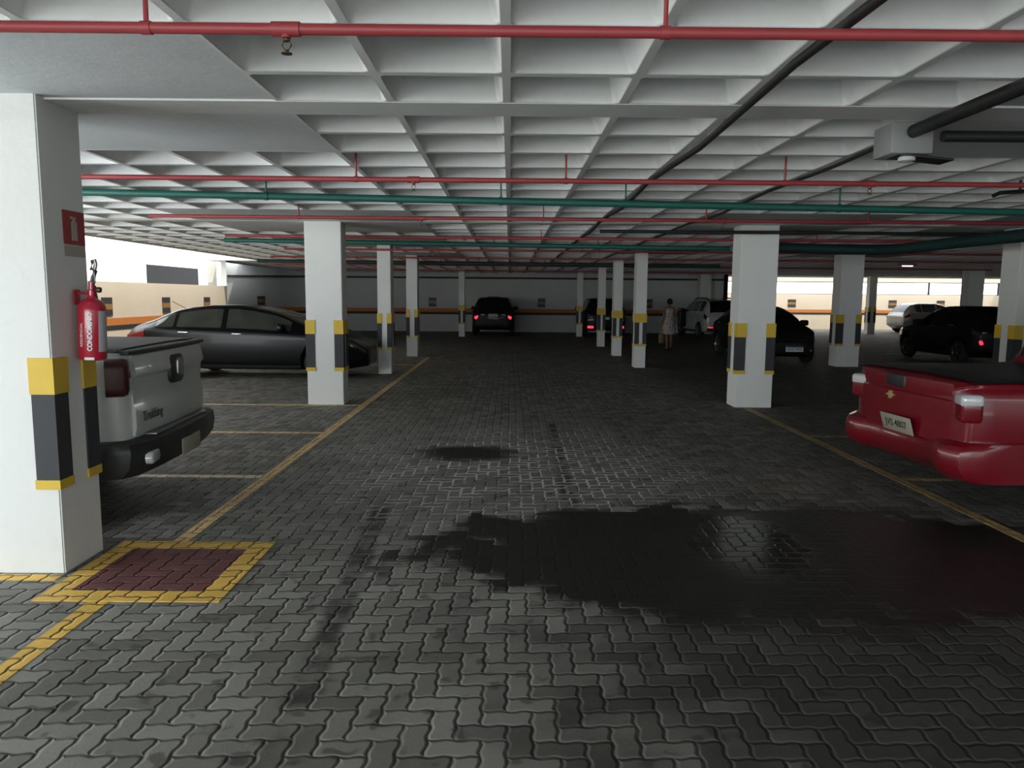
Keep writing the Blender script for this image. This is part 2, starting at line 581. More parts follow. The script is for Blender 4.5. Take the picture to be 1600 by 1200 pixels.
struct(link('ceiling', me, [M['ceil'], M['ceil_panel']]), 'white painted waffle slab ceiling of square coffers', 'ceiling')
bm = bmesh.new()
box(bm, (-8.05, 4.33, Z_RIB - 0.003), (XR, 4.63, Z_RIB + 0.33))
struct(bm_obj('trim_1', bm, M['ceil']), 'white concrete beam across the ceiling, flush with the near pillar', 'beam')
bm = bmesh.new()
box(bm, (-8.05, 11.12, Z_RIB - 0.003), (XR, 11.39, Z_RIB + 0.33))
struct(bm_obj('trim_2', bm, M['ceil']), 'white concrete beam over the second row of pillars', 'beam')


def wall(name, boxes, mat, label):
    bm = bmesh.new()
    for lo, hi in boxes:
        box(bm, lo, hi)
    return struct(bm_obj(name, bm, mat), label, 'wall')


ZT = Z_RIB + 0.36
wall('wall_left', [((XL - .15, YB, 0), (XL, 24.4, 1.92)), ((XL - .15, YB, 1.92), (XL, 3.0, ZT)),], M['cream'], 'low cream parapet wall along the bright left side')
wall('wall_back', [((-13.6, YF, 0), (10.2, YF + .2, ZT))], M['wall'], 'long grey white wall across the far end')
wall('wall_right', [((10.0, YR, 0), (XR, YR + .2, 1.92)), ((10.0, YR, 2.60), (XR, YR + .2, ZT)), ((10.0, YF + .0, 0), (10.2, YR, ZT))], M['cream'],
     'cream wall under the bright strip window at the far right')
wall('wall_side', [((XR, YB, 0), (XR + .2, YR + .2, ZT))], M['wall'], 'plain wall closing the right side')
wall('wall_front', [((4.2, YB - .2, 0), (XR, YB, ZT)), ((-8.0, YB - .2, Z_RIB - .05), (4.2, YB, ZT))], M['wall'], 'wall beside the entrance opening')
# slanted side wall beyond the parapet
bm = bmesh.new()
ps = [(-9.39, 24.4), (-9.24, 24.4), (-13.35, YF), (-13.6, YF)]
lo = [bm.verts.new((a, b, 0)) for a, b in ps]
hi = [bm.verts.new((a, b, ZT)) for a, b in ps]
bm.faces.new(lo[::-1]); bm.faces.new(hi)
for q in range(4):
    bm.faces.new((lo[q], lo[(q + 1) % 4], hi[(q + 1) % 4], hi[q]))
struct(bm_obj('wall_corner', bm, M['wall']), 'grey wall running back beyond the parapet', 'wall')


def stripe(n, segs, labels):
    for nm, z0, z1, m, lab in (('orange', 0.91, 1.08, M['orange'], labels[0]), ('black', 0.80, 0.91, M['stripe_black'], labels[1])):
        bm = bmesh.new()
        for lo, hi in segs:
            box(bm, (lo[0], lo[1], z0), (hi[0], hi[1], z1))
        struct(bm_obj('trim_%d' % n, bm, m), lab, 'wall stripe')
        n += 1


stripe(3, [((XL, YB, 0), (XL + .006, 24.39, 0))], ('orange stripe painted along the left parapet', 'black stripe under the orange on the left parapet'))
stripe(5, [((-13.3, YF - .006, 0), (9.99, YF, 0))], ('orange stripe painted along the far grey wall', 'black stripe under the orange on the far grey wall'))
stripe(7, [((10.21, YR - .006, 0), (XR - .01, YR, 0))], ('orange stripe under the right strip window', 'black stripe under the right strip window'))
# dark strip where the far wall meets the ceiling
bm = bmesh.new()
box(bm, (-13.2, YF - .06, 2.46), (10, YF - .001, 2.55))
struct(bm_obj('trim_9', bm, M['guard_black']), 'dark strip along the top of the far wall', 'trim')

# strip window at the right
wn = struct(empty('window_1', (18.6, YR, 1.92)), 'bright strip window high in the cream wall', 'window')
bm = bmesh.new()
for z0, z1 in ((0, .03), (.64, .68)):
    box(bm, (-8.3, .02, z0), (8.3, .10, z1))
for x in (-8.28, -4.0, -0.1, 4.42, 8.25):
    box(bm, (x - .04, .02, .03), (x + .04, .10, .64))
bm_obj('window_frame', bm, M['frame_dark'], wn)

# outside, beyond the left parapet and behind the strip window
bm = bmesh.new()
box(bm, (-60, -60, -0.45), (60, 90, -0.25))
struct(bm_obj('ground', bm, M['outside']), 'pale ground outside the garage', 'ground')
bm = bmesh.new()
box(bm, (-16.3, 4, -0.3), (-16.0, 44.0, 3.1))
box(bm, (-10.3, 24.75, -0.3), (-10.0, 25.55, 4.2))
nb = tag(bm_obj('neighbour_wall', bm, M['outwall']), 'sunlit white neighbouring wall outside the left opening', 'outside wall', kind='structure')
bm = bmesh.new()
box(bm, (-16.02, 33.0, 1.2), (-15.97, 39.8, 2.93))
nw = struct(bm_obj('window_2', bm, M['frost']), 'grey frosted pane in the white wall outside', 'window')

# ------------------------------------------------------------------ pillars with corner guards
PG = 'white concrete pillars with striped corner guards'


def pillar(x0, x1, y0, y1, label, leg=0.125, top=Z_RIB, full=False):
    cx, cy = (x0 + x1) / 2, (y0 + y1) / 2
    w, d = (x1 - x0) / 2, (y1 - y0) / 2
    root = tag(empty('pillar', (cx, cy, 0)), label, 'pillar', PG, 'thing')
    bm = bmesh.new()
    box(bm, (-w, -d, 0), (w, d, top))
    bmesh.ops.bevel(bm, geom=[e for e in bm.edges if abs(e.verts[0].co.z - e.verts[1].co.z) > 1], offset=0.008, segments=2, affect='EDGES')
    bm_obj('shaft', bm, M['pillar'], root)

    def ell(bm, sx, sy, z0, z1, t, lx, ly):
        px, py = sx * w, sy * d
        box(bm, (min(px + sx * t, px - sx * lx), min(py, py + sy * t), z0), (max(px + sx * t, px - sx * lx), max(py, py + sy * t), z1))
        box(bm, (min(px, px + sx * t), min(py - sy * ly, py), z0), (max(px, px + sx * t), max(py - sy * ly, py), z1))
    for sx in (-1, 1):
        for sy in (-1, 1):
            l1 = min(leg, w * 0.78) if full else leg
            l2 = min(leg, d * 0.78)
            bm = bmesh.new()
            ell(bm, sx, sy, 0.56, 1.075, 0.010, l1, l2)
            g = bm_obj('corner_guard', bm, M['guard_black'], root)
            wy = w * .995 if full else leg * 1.06
            for z0, z1 in ((1.07, 1.28), (0.51, 0.565)):
                bm = bmesh.new()
                ell(bm, sx, sy, z0, z1, 0.013, wy, min(leg * 1.06, d * .9))
                b = bm_obj('yellow_band', bm, M['guard_yellow'], g)
    return root


pillar(-3.25, -2.63, 4.25, 4.67, 'broad white pillar at the front with a red fire extinguisher hung on its side', top=Z_RIB + .008)
pillar(-3.06, -2.515, 11.17, 11.50, 'white pillar standing in front of the dark sedan beside the lane line')
pillar(-2.79, -2.51, 15.7, 16.1, 'narrow white pillar just past the nose of the dark sedan', 0.085, full=False)
pillar(-2.83, -2.53, 20.35, 20.75, 'narrow white pillar near the far end of the left lane line', 0.085)
pillar(-2.10, -1.86, 30.5, 30.8, 'thin white pillar by the far wall, left of the black car parked nose in', 0.075, full=True)
pillar(3.44, 4.0, 11.2, 11.63, 'white pillar in front of the black car with the white plate, right of the lane')
pillar(2.96, 3.21, 17.5, 17.9, 'narrow white pillar nearest of the close row of three by the lane', 0.085, full=True)
pillar(2.93, 3.18, 21.05, 21.4, 'narrow white pillar in the middle of the close row of three', 0.085, full=True)
pillar(2.96, 3.20, 25.0, 25.3, 'narrow white pillar furthest of the close row of three', 0.085, full=True)
pillar(2.80, 3.04, 31.2, 31.5, 'thin white pillar by the far wall, left of the dark car with a lit plate', 0.075, full=True)
pillar(8.05, 8.60, 18.2, 18.65, 'white pillar beside the headlight of the black car, before the strip window')
pillar(7.62, 8.22, 11.2, 11.63, 'white pillar behind the red pickup at the right edge')
pillar(15.7, 16.25, 25.6, 26.0, 'dim grey pillar rising behind the dark hatchback', 0.1)
pillar(17.15, 17.5, 35.6, 35.95, 'dim slim pillar standing left of the silver car', 0.1)
pillar(8.75, 9.25, 34.4, 34.95, 'pale pillar against the far wall behind the white SUV', 0.1)

# ------------------------------------------------------------------ painted markings
def marking(quads, mat, label, cat='floor line', name='painted_line', group=None):
    bm = bmesh.new()
    for x0, x1, y0, y1 in quads:
        box(bm, (x0, y0, 0), (x1, y1, 0.003))
    o = bm_obj(name, bm, mat)
    return tag(o, label, cat, group)


LG = 'painted bay lines'
marking([(-2.26, -2.15, 0.4, 3.84)], M['yellow_line'], 'golden yellow line running from the painted box toward the viewer', group=LG)
marking([(-2.25, -2.15, 4.70, 20.1)], M['beige_line'], 'long worn beige yellow line along the left of the lane', group=LG)
marking([(-6.6, -2.26, 6.59, 6.68)], M['white_line'], 'whitish bay line beside the white pickup bumper', group=LG)
marking([(-6.6, -2.26, 8.78, 8.87)], M['beige_line'], 'thin worn bay line between the white pickup and the second pillar', group=LG)
marking([(-6.6, -2.26, 11.06, 11.14)], M['beige_line'], 'worn yellow bay line ending at the foot of the second pillar', group=LG)
marking([(-7.0, -2.84, 15.75, 15.90)], M['white_line'], 'whitish strip on the floor under the dark sedan', group=LG)  # pale strip laid across the floor under the car
marking([(-7.0, -2.26, 17.70, 17.80)], M['beige_line'], 'pale bay line on the far side of the dark sedan', group=LG)
marking([(3.55, 3.65, 2.2, 11.15)], M['dim_line'], 'faded yellow line along the right of the lane', group=LG)
marking([(3.66, 7.5, 6.68, 6.76)], M['dim_line'], 'faded bay line under the red pickup bumper', group=LG)
marking([(3.66, 7.5, 8.80, 8.88)], M['dim_line'], 'faded bay line on the far side of the red pickup', group=LG)
marking([(-4.4, -2.62, 4.13, 4.22)], M['box_yellow'], 'yellow line along the foot of the front pillar', group=LG)
marking([(11.5, 12.9, 22.6, 22.7)], M['white_line'], 'short pale line on the floor left of the dark hatchback', group=LG)

bx = tag(empty('painted_box', (-2.07, 4.33, 0)), 'dark red floor square with yellow border beside the front pillar', 'floor marking')
bm = bmesh.new()
box(bm, (-2.44, 3.98, 0), (-1.70, 4.68, 0.004))
fld = bm_obj('red_field', bm, M['box_red'], bx)
bm = bmesh.new()
for q in ((-2.57, -1.56, 3.84, 3.98), (-2.57, -1.56, 4.68, 4.82), (-2.57, -2.44, 3.98, 4.68), (-1.70, -1.56, 3.98, 4.68)):
    box(bm, (q[0], q[2], 0), (q[1], q[3], 0.005))
brd = bm_obj('yellow_border', bm, M['box_yellow'], bx)
for o in (fld, brd):
    o.matrix_parent_inverse = Matrix.Translation((2.07, -4.33, 0))

# ------------------------------------------------------------------ pipes
def arc_pts(pts, n=3):
    return pts


def pipe(name, pts, r, mat, label, hang=(), sprink=(), group=None, cat='pipe'):
    root = tag(empty(name, pts[0]), label, cat, group)
    inv = Matrix.Translation((-pts[0][0], -pts[0][1], -pts[0][2]))
    bm = bmesh.new()
    tube(bm, pts, r, 12)
    o = bm_obj('pipe_run', bm, mat, root, 40); o.matrix_parent_inverse = inv

    def zat(x):
        for a, b in zip(pts, pts[1:]):
            if min(a[0], b[0]) - 1e-6 <= x <= max(a[0], b[0]) + 1e-6 and abs(a[0] - b[0]) > 1e-6:
                t = (x - a[0]) / (b[0] - a[0])
                return Vector(a).lerp(Vector(b), t)
        return Vector(pts[0])
    for x in hang:
        p = zat(x)
        bm = bmesh.new()
        tube(bm, [p + Vector((0, 0, r * .5)), (p.x, p.y, Z_RIB + 0.30)], 0.009, 6)
        lathe(bm, [(r * 1.18, -.018), (r * 1.18, .018)], 12, Matrix.Translation(p) @ Matrix.Rotation(PI / 2, 4, 'Y'))
        h = bm_obj('hanger', bm, mat, root, 40); h.matrix_parent_inverse = inv
    for x in sprink:
        p = zat(x)
        bm = bmesh.new()
        lathe(bm, [(r * 1.3, -.05), (r * 1.3, .05)], 12, Matrix.Translation(p) @ Matrix.Rotation(PI / 2, 4, 'Y'))
        tube(bm, [p, p - Vector((0, 0, r * 1.5))], r * .8, 10)
        t_ = bm_obj('tee_fitting', bm, mat, root, 40); t_.matrix_parent_inverse = inv
        bm = bmesh.new()
        z = p.z - r * 1.5
        lathe(bm, [(.006, z), (.013, z - .003), (.013, z - .012), (.006, z - .014)], 10, Matrix.Translation((p.x, p.y, 0)))
        for s in (-1, 1):
            tube(bm, [(p.x + s * .009, p.y, z - .012), (p.x + s * .017, p.y, z - .026), (p.x + s * .004, p.y, z - .045)], .003, 6)
        lathe(bm, [(.004, z - .04), (.005, z - .05), (.02, z - .052), (.02, z - .055)], 12, Matrix.Translation((p.x, p.y, 0)))
        h = bm_obj('sprinkler', bm, M['brass'], t_, 40)
    return root


RG, GG = 'red sprinkler pipes under the ceiling', 'green pipes under the ceiling'
zp = 2.60
spr = [
    (2.79, -9.1, 9.0, (-1.31, 0.55, 2.6), (-0.81,), 'red sprinkler pipe nearest the viewer, crossing along the top edge', .020),
    (6.24, -5.5, 12.0, (-1.27, 0.45, 2.25), (-0.8, 2.95), 'red sprinkler pipe just before the first green pipe', .021),
    (9.28, -4.43, 12.0, (-2.6, 0.4, 2.4, 4.4), (-1.1, 2.6), 'red sprinkler pipe just behind the first green pipe', .021),
    (12.3, -4.65, 14.0, (-3, 0.5, 3.2, 5.0), (-0.75, 1.8), 'red sprinkler pipe just before the second green pipe', .022),
    (15.65, -4.7, 15.0, (-2, 1.5, 4.0), (-1.5, 0.5), 'red sprinkler pipe just behind the second green pipe', .022),
    (18.8, -6.0, 15.0, (-2, 2), (-0.8,), 'red sprinkler pipe midway between the second and third green pipes', .022),
    (23.3, -7.5, 15.0, (-2, 2), (0.2,), 'thin far red sprinkler pipe behind the third green pipe', .022),
    (28.0, -8.0, 9.5, (-2, 2), (), 'thinnest red sprinkler pipe close to the far wall', .022)]
for Y, xa, xb, hg, sk, lab, r in spr:
    pipe('sprinkler_pipe', [(xa, Y, zp), (xb, Y, zp - .005)], r, M['red_pipe'], lab, hg, sk, RG)
pipe('drain_pipe', [(-7.8, 7.6, 2.685), (-4.2, 7.6, 2.655), (5.6, 7.6, 2.53), (6.5, 7.6, 2.518)], .036, M['green_pipe'],
     'green drain pipe nearest the viewer, sloping down to the right', (-2.45, -0.1, 1.15, 3.3), (), GG)
pipe('drain_pipe', [(-5.2, 13.7, 2.63), (2.4, 13.7, 2.56), (4.0, 13.7, 2.55)], .04, M['green_pipe'],
     'green pipe running behind the second pillars at mid depth', (-0.3, 1.6), (), GG)
pipe('drain_pipe', [(-7.3, 21.7, 2.62), (6.0, 21.5, 2.56)], .05, M['dark_green'],
     'dark green pipe far back under the ceiling', (-2, 1), (), GG)
pipe('drain_pipe', [(3.9, 12.75, 2.53), (5.5, 12.85, 2.50), (6.2, 12.75, 2.49), (6.42, 12.3, 2.48), (6.46, 10.6, 2.48), (6.7, 7.0, 2.47), (6.9, 3.0, 2.46)], .085, M['dark_green'],
     'thick dark green drain pipe bending toward the viewer at the right', (), (), GG)
CG = 'black conduits under the ceiling'
pts = []
for t in range(0, 33):
    y = -6 + t * 0.85
    pts.append((1.235 + 0.018 * math.sin(y * 1.7) - 0.004 * max(0, y - 5), y, 2.655 + 0.014 * math.sin(y * 2.1)))
pipe('conduit', pts, .021, M['black'], 'black conduit snaking along the ceiling just right of the lane centre', (), (), CG, 'conduit')
pipe('conduit', [(1.29, 10.9, 2.60), (3.15, 10.9, 2.60), (3.9, 10.9, 2.605), (7.4, 10.9, 2.60)], .025, M['black'],
     'black conduit crossing level behind the top of the right lane pillar', (), (), CG, 'conduit')
pipe('conduit', [(2.46, -6, 2.672), (2.45, 4.66, 2.672)], .040, M['black'], 'thick black conduit leading to the grey ceiling box', (), (), CG, 'conduit')
pipe('conduit', [(2.62, 4.64, 2.64), (3.2, 4.66, 2.645), (9.0, 4.7, 2.63)], .034, M['black'], 'black conduit leaving the grey ceiling box to the right', (), (), CG, 'conduit')
pts = []
for t in range(0, 30):
    y = 4.95 + t * 0.8
    pts.append((2.47 + 0.03 * math.sin(y * .9), y, 2.665 + 0.015 * math.sin(y * 1.9)))
pipe('cable', pts, .014, M['black'], 'thin black cable running away from the grey ceiling box', (), (), CG, 'cable')

jb = tag(empty('junction_box', (2.46, 4.80, 2.55)), 'grey ceiling box with a small tilted lamp where the black conduits meet', 'junction box')
bm_obj('box_body', rbox((.26, .24, .19), .012, 2, T(0, 0, .09)), M['box_grey'], jb, 40)
bm_obj('box_flap', rbox((.34, .16, .014), .004, 2, T(.10, -.03, -.02, 0, 0.10)), M['trim'], jb, 40)
bm = bmesh.new()
lathe(bm, [(.028, .02), (.05, 0), (.05, -.02), (.02, -.03)], 16, T(0, -.06, -.02))
bm_obj('lamp_head', bm, M['lens_clear'], jb, 40)

lt = tag(empty('ceiling_lamp', (11.5, 21.7, 2.62)), 'small lit lamp under the dark ceiling at the far right', 'ceiling lamp')
bm_obj('lamp_housing', rbox((.5, .12, .06), .01, 2, T(0, 0, .05)), M['box_grey'], lt, 40)
bm_obj('lamp_tube', rbox((.30, .08, .04), .015, 2, T(0, 0, .005)), M['lamp'], lt, 40)

# small dark hose bracket high at the right edge
hb = tag(empty('pipe_bracket', (4.5, 6.85, 2.62)), 'small black bracket hanging under the red pipe at the right edge', 'bracket')
bm = bmesh.new()
tube(bm, [(-.14, 0, -.03), (-.08, 0, .0), (.2, 0, .02)], .018, 8)
tube(bm, [(.1, 0, .02), (.1, 0, .115)], .012, 8)
bm_obj('arm', bm, M['black'], hb, 40)

# ------------------------------------------------------------------ wall plaques
QG = 'dark plaques with an orange band on the walls'


def plaque(loc, rz, w, label):
    o = tag(empty('bay_plaque', loc, rz), label, 'wall plaque', QG)
    bm = bmesh.new()
    box(bm, (-w / 2, -.015, 0), (w / 2, 0, .42))
    bm_obj('board', bm, M['plate_dark'], o)
    bm = bmesh.new()
    box(bm, (-w / 2, -.017, .14), (w / 2, -.002, .27))
    bm_obj('orange_band', bm, M['plate_orange'], o)


for y, lab in ((17.1, 'dark plaque with orange band on the cream parapet, just right of the extinguisher'),
               (20.05, 'dark plaque with orange band on the cream parapet, between two others'),
               (22.75, 'dark plaque with orange band on the cream parapet above the sedan roof')):
    plaque((XL + .0005, y, 1.14), PI / 2, .45, lab)
for x, lab in ((-11.66, 'dark plaque on the far wall above the dark sedan windscreen'),
               (-3.64, 'dark plaque on the far wall between two slim white pillars'),
               (1.47, 'dark plaque on the far wall right of the black car parked nose in'),
               (6.5, 'dark plaque on the far wall half hidden by a slim pillar')):
    plaque((x, YF - .0005, 1.16), 0, .36, lab)
for x, lab in ((15.5, 'dark plaque on the cream wall above the black sedan'),
               (21.05, 'dark plaque on the cream wall just left of the silver car'),
               (23.7, 'dark plaque on the cream wall above the silver car roof')):
    plaque((x, YR - .0005, 1.20), 0, .44, lab)

# ------------------------------------------------------------------ extinguisher and sign on the front pillar
ex = tag(empty('fire_extinguisher', (-2.535, 4.50, 1.25)), 'red fire extinguisher hanging on the side of the front pillar', 'fire extinguisher')
ex.rotation_euler = (0, math.radians(2.5), 0)
R = 0.079
bm = bmesh.new()
lathe(bm, [(.058, 0.0), (.074, .006), (R, .02), (R, .30), (.076, .325), (.064, .348), (.045, .364), (.028, .372), (.022, .384), (.022, .395)], 32)
bm_obj('cylinder', bm, M['ext_red'], ex, 35)
bm = bmesh.new()
lathe(bm, [(.024, .39), (.024, .42), (.018, .425), (.018, .47), (.012, .475)], 16)
vl = bm_obj('valve', bm, M['ext_red'], ex, 35)
bm = bmesh.new()
tube(bm, [(0, .0, .465), (.012, -.006, .50), (.026, -.012, .545), (.034, -.014, .575), (.028, -.014, .60), (.012, -.01, .595), (.004, -.008, .54)], .011, 8)
tube(bm, [(-.005, 0, .45), (.022, -.01, .475), (.034, -.012, .54)], .011, 8)
bm_obj('handle', bm, M['rim'], vl, 40)
bm = bmesh.new()
tube(bm, [(.012, 0, .42), (.035, -.005, .425)], .007, 8)
lathe(bm, [(.016, -.01), (.018, 0), (.016, .012)], 14, T(.045, -.005, .425, 0, PI / 2))
bm_obj('pressure_gauge', bm, M['brass'], vl, 40)
bm = bmesh.new()
tube(bm, [(0, .02, .43), (-.01, .05, .44), (-.02, .075, .40), (-.01, .094, .30), (-.01, .094, .12), (-.01, .092, .06)], .010, 8)
bm_obj('hose', bm, M['rubber'], ex, 40)
bm = bmesh.new()
tube(bm, [(-.085, 0, .40), (-.03, 0, .40), (-.02, .0, .405)], .008, 8)
box(bm, (-.094, -.03, .33), (-.086, .03, .42))
bm_obj('wall_hook', bm, M['ext_red'], ex, 40)


def wrap_patch(a0, a1, z0, z1, r, n=10):
    bm = bmesh.new()
    lo = [bm.verts.new((r * math.cos(a0 + (a1 - a0) * q / n), r * math.sin(a0 + (a1 - a0) * q / n), z0)) for q in range(n + 1)]
    hi = [bm.verts.new((v.co.x, v.co.y, z1)) for v in lo]
    for q in range(n):
        bm.faces.new((lo[q], lo[q + 1], hi[q + 1], hi[q]))
    return bm


AV = math.radians(-61)   # direction of the lane side of the cylinder
bm_obj('sticker', wrap_patch(AV + 0.42, AV + 1.25, .055, .30, R + .0012), M['sticker'], ex, 60)
bm_obj('tag', wrap_patch(AV - 0.55, AV + 0.12, .006, .022, R + .002), M['letter_white'], ex, 60)


def wrap_text(txt, size, ang, zmid, bold, parent, mat):
    me = text_mesh(txt, size, 0.0005, bold)
    for v in me.vertices:
        u, w = v.co.x, v.co.y      # u runs up the cylinder, w around it
        a = ang - w / R
        rr = R + 0.0015 + v.co.z
        v.co = Vector((rr * math.cos(a), rr * math.sin(a), zmid + u))
    me.materials.clear()
    return link('lettering', me, mat, parent)


wrap_text('CONDOMINIO', 0.034, AV - 0.16, .175, .0012, ex, M['letter_white'])
wrap_text('RESIDENCIAL', 0.024, AV - 0.78, .155, .0, ex, M['letter_white'])

sg = tag(empty('extinguisher_sign', (-2.629, 4.545, 1.87)), 'small red sign with a pale extinguisher symbol on the front pillar side', 'sign')
bm = bmesh.new()
box(bm, (0, -.11, .07), (.004, .11, .27))
bm_obj('sign_plate', bm, M['sign_red'], sg)
bm = bmesh.new()
box(bm, (.003, -.028, .095), (.006, .028, .205))
box(bm, (.003, -.014, .205), (.006, .014, .225))
box(bm, (.003, -.034, .222), (.006, .018, .236))
bm_obj('symbol', bm, M['sign_cream'], sg)
bm = bmesh.new()
box(bm, (0, -.11, 0), (.003, .11, .065))
bm_obj('lower_strip', bm, M['sign_cream'], sg)

# ------------------------------------------------------------------ vehicles
def pchip(pts):
    xs, ys = [p[0] for p in pts], [p[1] for p in pts]
    n = len(xs)
    h = [xs[i + 1] - xs[i] for i in range(n - 1)]
    dl = [(ys[i + 1] - ys[i]) / h[i] for i in range(n - 1)]
    m = [0] * n
    m[0], m[-1] = dl[0], dl[-1]
    for i in range(1, n - 1):
        if dl[i - 1] * dl[i] > 0:
            w1, w2 = 2 * h[i] + h[i - 1], h[i] + 2 * h[i - 1]
            m[i] = (w1 + w2) / (w1 / dl[i - 1] + w2 / dl[i])

    def f(x):
        x = min(max(x, xs[0]), xs[-1])
        i = 0
        while i < n - 2 and x > xs[i + 1]:
            i += 1
        t = (x - xs[i]) / h[i]
        return ((2 * t ** 3 - 3 * t * t + 1) * ys[i] + (t ** 3 - 2 * t * t + t) * h[i] * m[i]
                + (-2 * t ** 3 + 3 * t * t) * ys[i + 1] + (t ** 3 - t * t) * h[i] * m[i + 1])
    return f


class Shell:
    def __init__(self, sp):
        self.L = sp['L']
        self.top, self.belt, self.bot = pchip(sp['top']), pchip(sp['belt']), pchip(sp['bot'])
        self.hw, self.tw = pchip(sp['hw']), pchip(sp['tw'])
        xs = set(round(self.L * i / 60, 4) for i in range(61))
        for key in ('top', 'belt', 'hw'):
            p = sp[key]
            for a, b in zip(p, p[1:]):
                for q in range(5):
                    xs.add(round(a[0] + (b[0] - a[0]) * q / 4, 4))
        xs = sorted(x for x in xs if 0 <= x <= self.L)
        self.xs = [xs[0]]
        for x in xs[1:]:
            if x - self.xs[-1] > 0.006:
                self.xs.append(x)
        self.xs[-1] = self.L

    def ctrl(self, x):
        w, zb, zt = self.hw(x), self.bot(x), self.top(x)
        zs = min(self.belt(x), zt - 0.04)
        tw = min(self.tw(x), w * .97)
        rr = min(0.07, (zt - zs) * 0.38)
        return [(0, zb), (w * .80, zb), (w * .955, zb + .07), (w, zb + (zs - zb) * .55), (w * .988, zs - .03), (w * .955, zs + .012),
                (tw, zt - rr), (tw * .82, zt - rr * .22), (0, zt)]

    def pt(self, x, s):
        c = self.ctrl(x)
        if s <= 0:
            return c[0]
        if s >= 8:
            return c[8]
        i = int(s)
        t = s - i

        def g(k):
            if k < 0:
                return (-c[1][0], c[1][1])
            if k > 8:
                return (-c[7][0], c[7][1])
            return c[k]
        p0, p1, p2, p3 = g(i - 1), g(i), g(i + 1), g(i + 2)
        # damped spline: crisp shoulder, rounded rails
        out = []
        for q in (0, 1):
            m1, m2 = (p2[q] - p0[q]) * .5, (p3[q] - p1[q]) * .5
            lim = abs(p2[q] - p1[q]) * 1.6 + 1e-5
            m1, m2 = max(-lim, min(lim, m1)), max(-lim, min(lim, m2))
            out.append((2 * t ** 3 - 3 * t * t + 1) * p1[q] + (t ** 3 - 2 * t * t + t) * m1 + (-2 * t ** 3 + 3 * t * t) * p2[q] + (t ** 3 - t * t) * m2)
        return out

    SV = [0, .6, 1, 1.3, 1.6, 2, 2.35, 2.7, 3, 3.35, 3.7, 4, 4.3, 4.6, 4.85, 5, 5.2, 5.5, 5.8, 6, 6.25, 6.5, 6.8, 7, 7.35, 7.7, 8]

    def mesh(self, bm, wheels, wr):
        rings = []
        for x in self.xs:
            half = [self.pt(x, s) for s in self.SV]
            ring = [bm.verts.new((x, y, z)) for y, z in half] + [bm.verts.new((x, -y, z)) for y, z in half[-2:0:-1]]
            rings.append(ring)
        n = len(rings[0])
        for a, b in zip(rings, rings[1:]):
            for k in range(n):
                bm.faces.new((a[k], a[(k + 1) % n], b[(k + 1) % n], b[k]))
        for ring, sgn in ((rings[0], -1), (rings[-1], 1)):
            prev = ring
            cz = sum(v.co.z for v in ring) / n
            for sc, dx in ((.93, .025), (.80, .045), (.5, .06)):
                cur = [bm.verts.new((v.co.x + sgn * dx, v.co.y * sc, cz + (v.co.z - cz) * sc)) for v in ring]
                for k in range(n):
                    bm.faces.new((prev[k], prev[(k + 1) % n], cur[(k + 1) % n], cur[k]))
                prev = cur
            bm.faces.new(prev)
        bmesh.ops.recalc_face_normals(bm, faces=bm.faces[:])

    def normal(self, x, s, sd):
        e, ds = .02, .08
        a, b = self.pt(max(0, x - e), s), self.pt(min(self.L, x + e), s)
        c, d = self.pt(x, max(0, s - ds)), self.pt(x, min(8, s + ds))
        u = Vector((2 * e, b[0] - a[0], b[1] - a[1]))
        v = Vector((0, d[0] - c[0], d[1] - c[1]))
        nn = u.cross(v)
        if nn.length < 1e-9:
            return Vector((0, 0, 1))
        nn.normalize()
        if nn.z < 0 and s > 5 or (s <= 5 and nn.y < 0):
            nn = -nn
        return Vector((nn.x, nn.y * sd, nn.z))

    def patch(self, xs, fs, sd, off=.006):
        """xs: stations; fs(x) -> (s0, s1) on one side"""
        bm = bmesh.new()
        rows = []
        for x in xs:
            s0, s1 = fs(x)
            row = []
            for q in range(9):
                s = s0 + (s1 - s0) * q / 8
                y, z = self.pt(x, s)
                row.append(bm.verts.new(Vector((x, y * sd, z)) + self.normal(x, s, sd) * off))
            rows.append(row)
        for a, b in zip(rows, rows[1:]):
            for k in range(8):
                bm.faces.new((a[k], a[k + 1], b[k + 1], b[k]))
        return bm

    def top_patch(self, xs, s0, off=.006):
        bm = bmesh.new()
        rows = []
        for x in xs:
            sv = s0(x) if callable(s0) else s0
            ss = [sv + (8 - sv) * q / 8 for q in range(9)]
            row = []
            for sd, seq in ((1, ss), (-1, ss[-2::-1])):
                for s in seq:
                    y, z = self.pt(x, s)
                    row.append(bm.verts.new(Vector((x, y * sd, z)) + self.normal(x, min(s, 7.9), sd) * off))
            rows.append(row)
        for a, b in zip(rows, rows[1:]):
            for k in range(len(a) - 1):
                bm.faces.new((a[k], a[k + 1], b[k + 1], b[k]))
        return bm


def rrect(w, h, r, d, mat, n=6, bev=.25):
    """slab with rounded outline: w along Y, h along Z, d along X (softened outer rim)"""
    bm = bmesh.new()
    rows = []
    for x, k in ((d / 2, 0), (-d / 2 + d * bev, 0), (-d / 2 + d * bev * .3, .35), (-d / 2, 1)):
        q = d * bev * k
        row = []
        for cy, cz, a0 in ((1, 1, 0), (-1, 1, .5), (-1, -1, 1), (1, -1, 1.5)):
            for i in range(n + 1):
                a = a0 * PI + PI / 2 * i / n
                row.append(bm.verts.new(mat @ Vector((x, cy * (w / 2 - r) + (r - q) * math.cos(a), cz * (h / 2 - r) + (r - q) * math.sin(a)))))
        rows.append(row)
    m = len(rows[0])
    for a, b in zip(rows, rows[1:]):
        for i in range(m):
            bm.faces.new((a[i], a[(i + 1) % m], b[(i + 1) % m], b[i]))
    bm.faces.new(rows[0][::-1])
    bm.faces.new(rows[-1])
    return bm


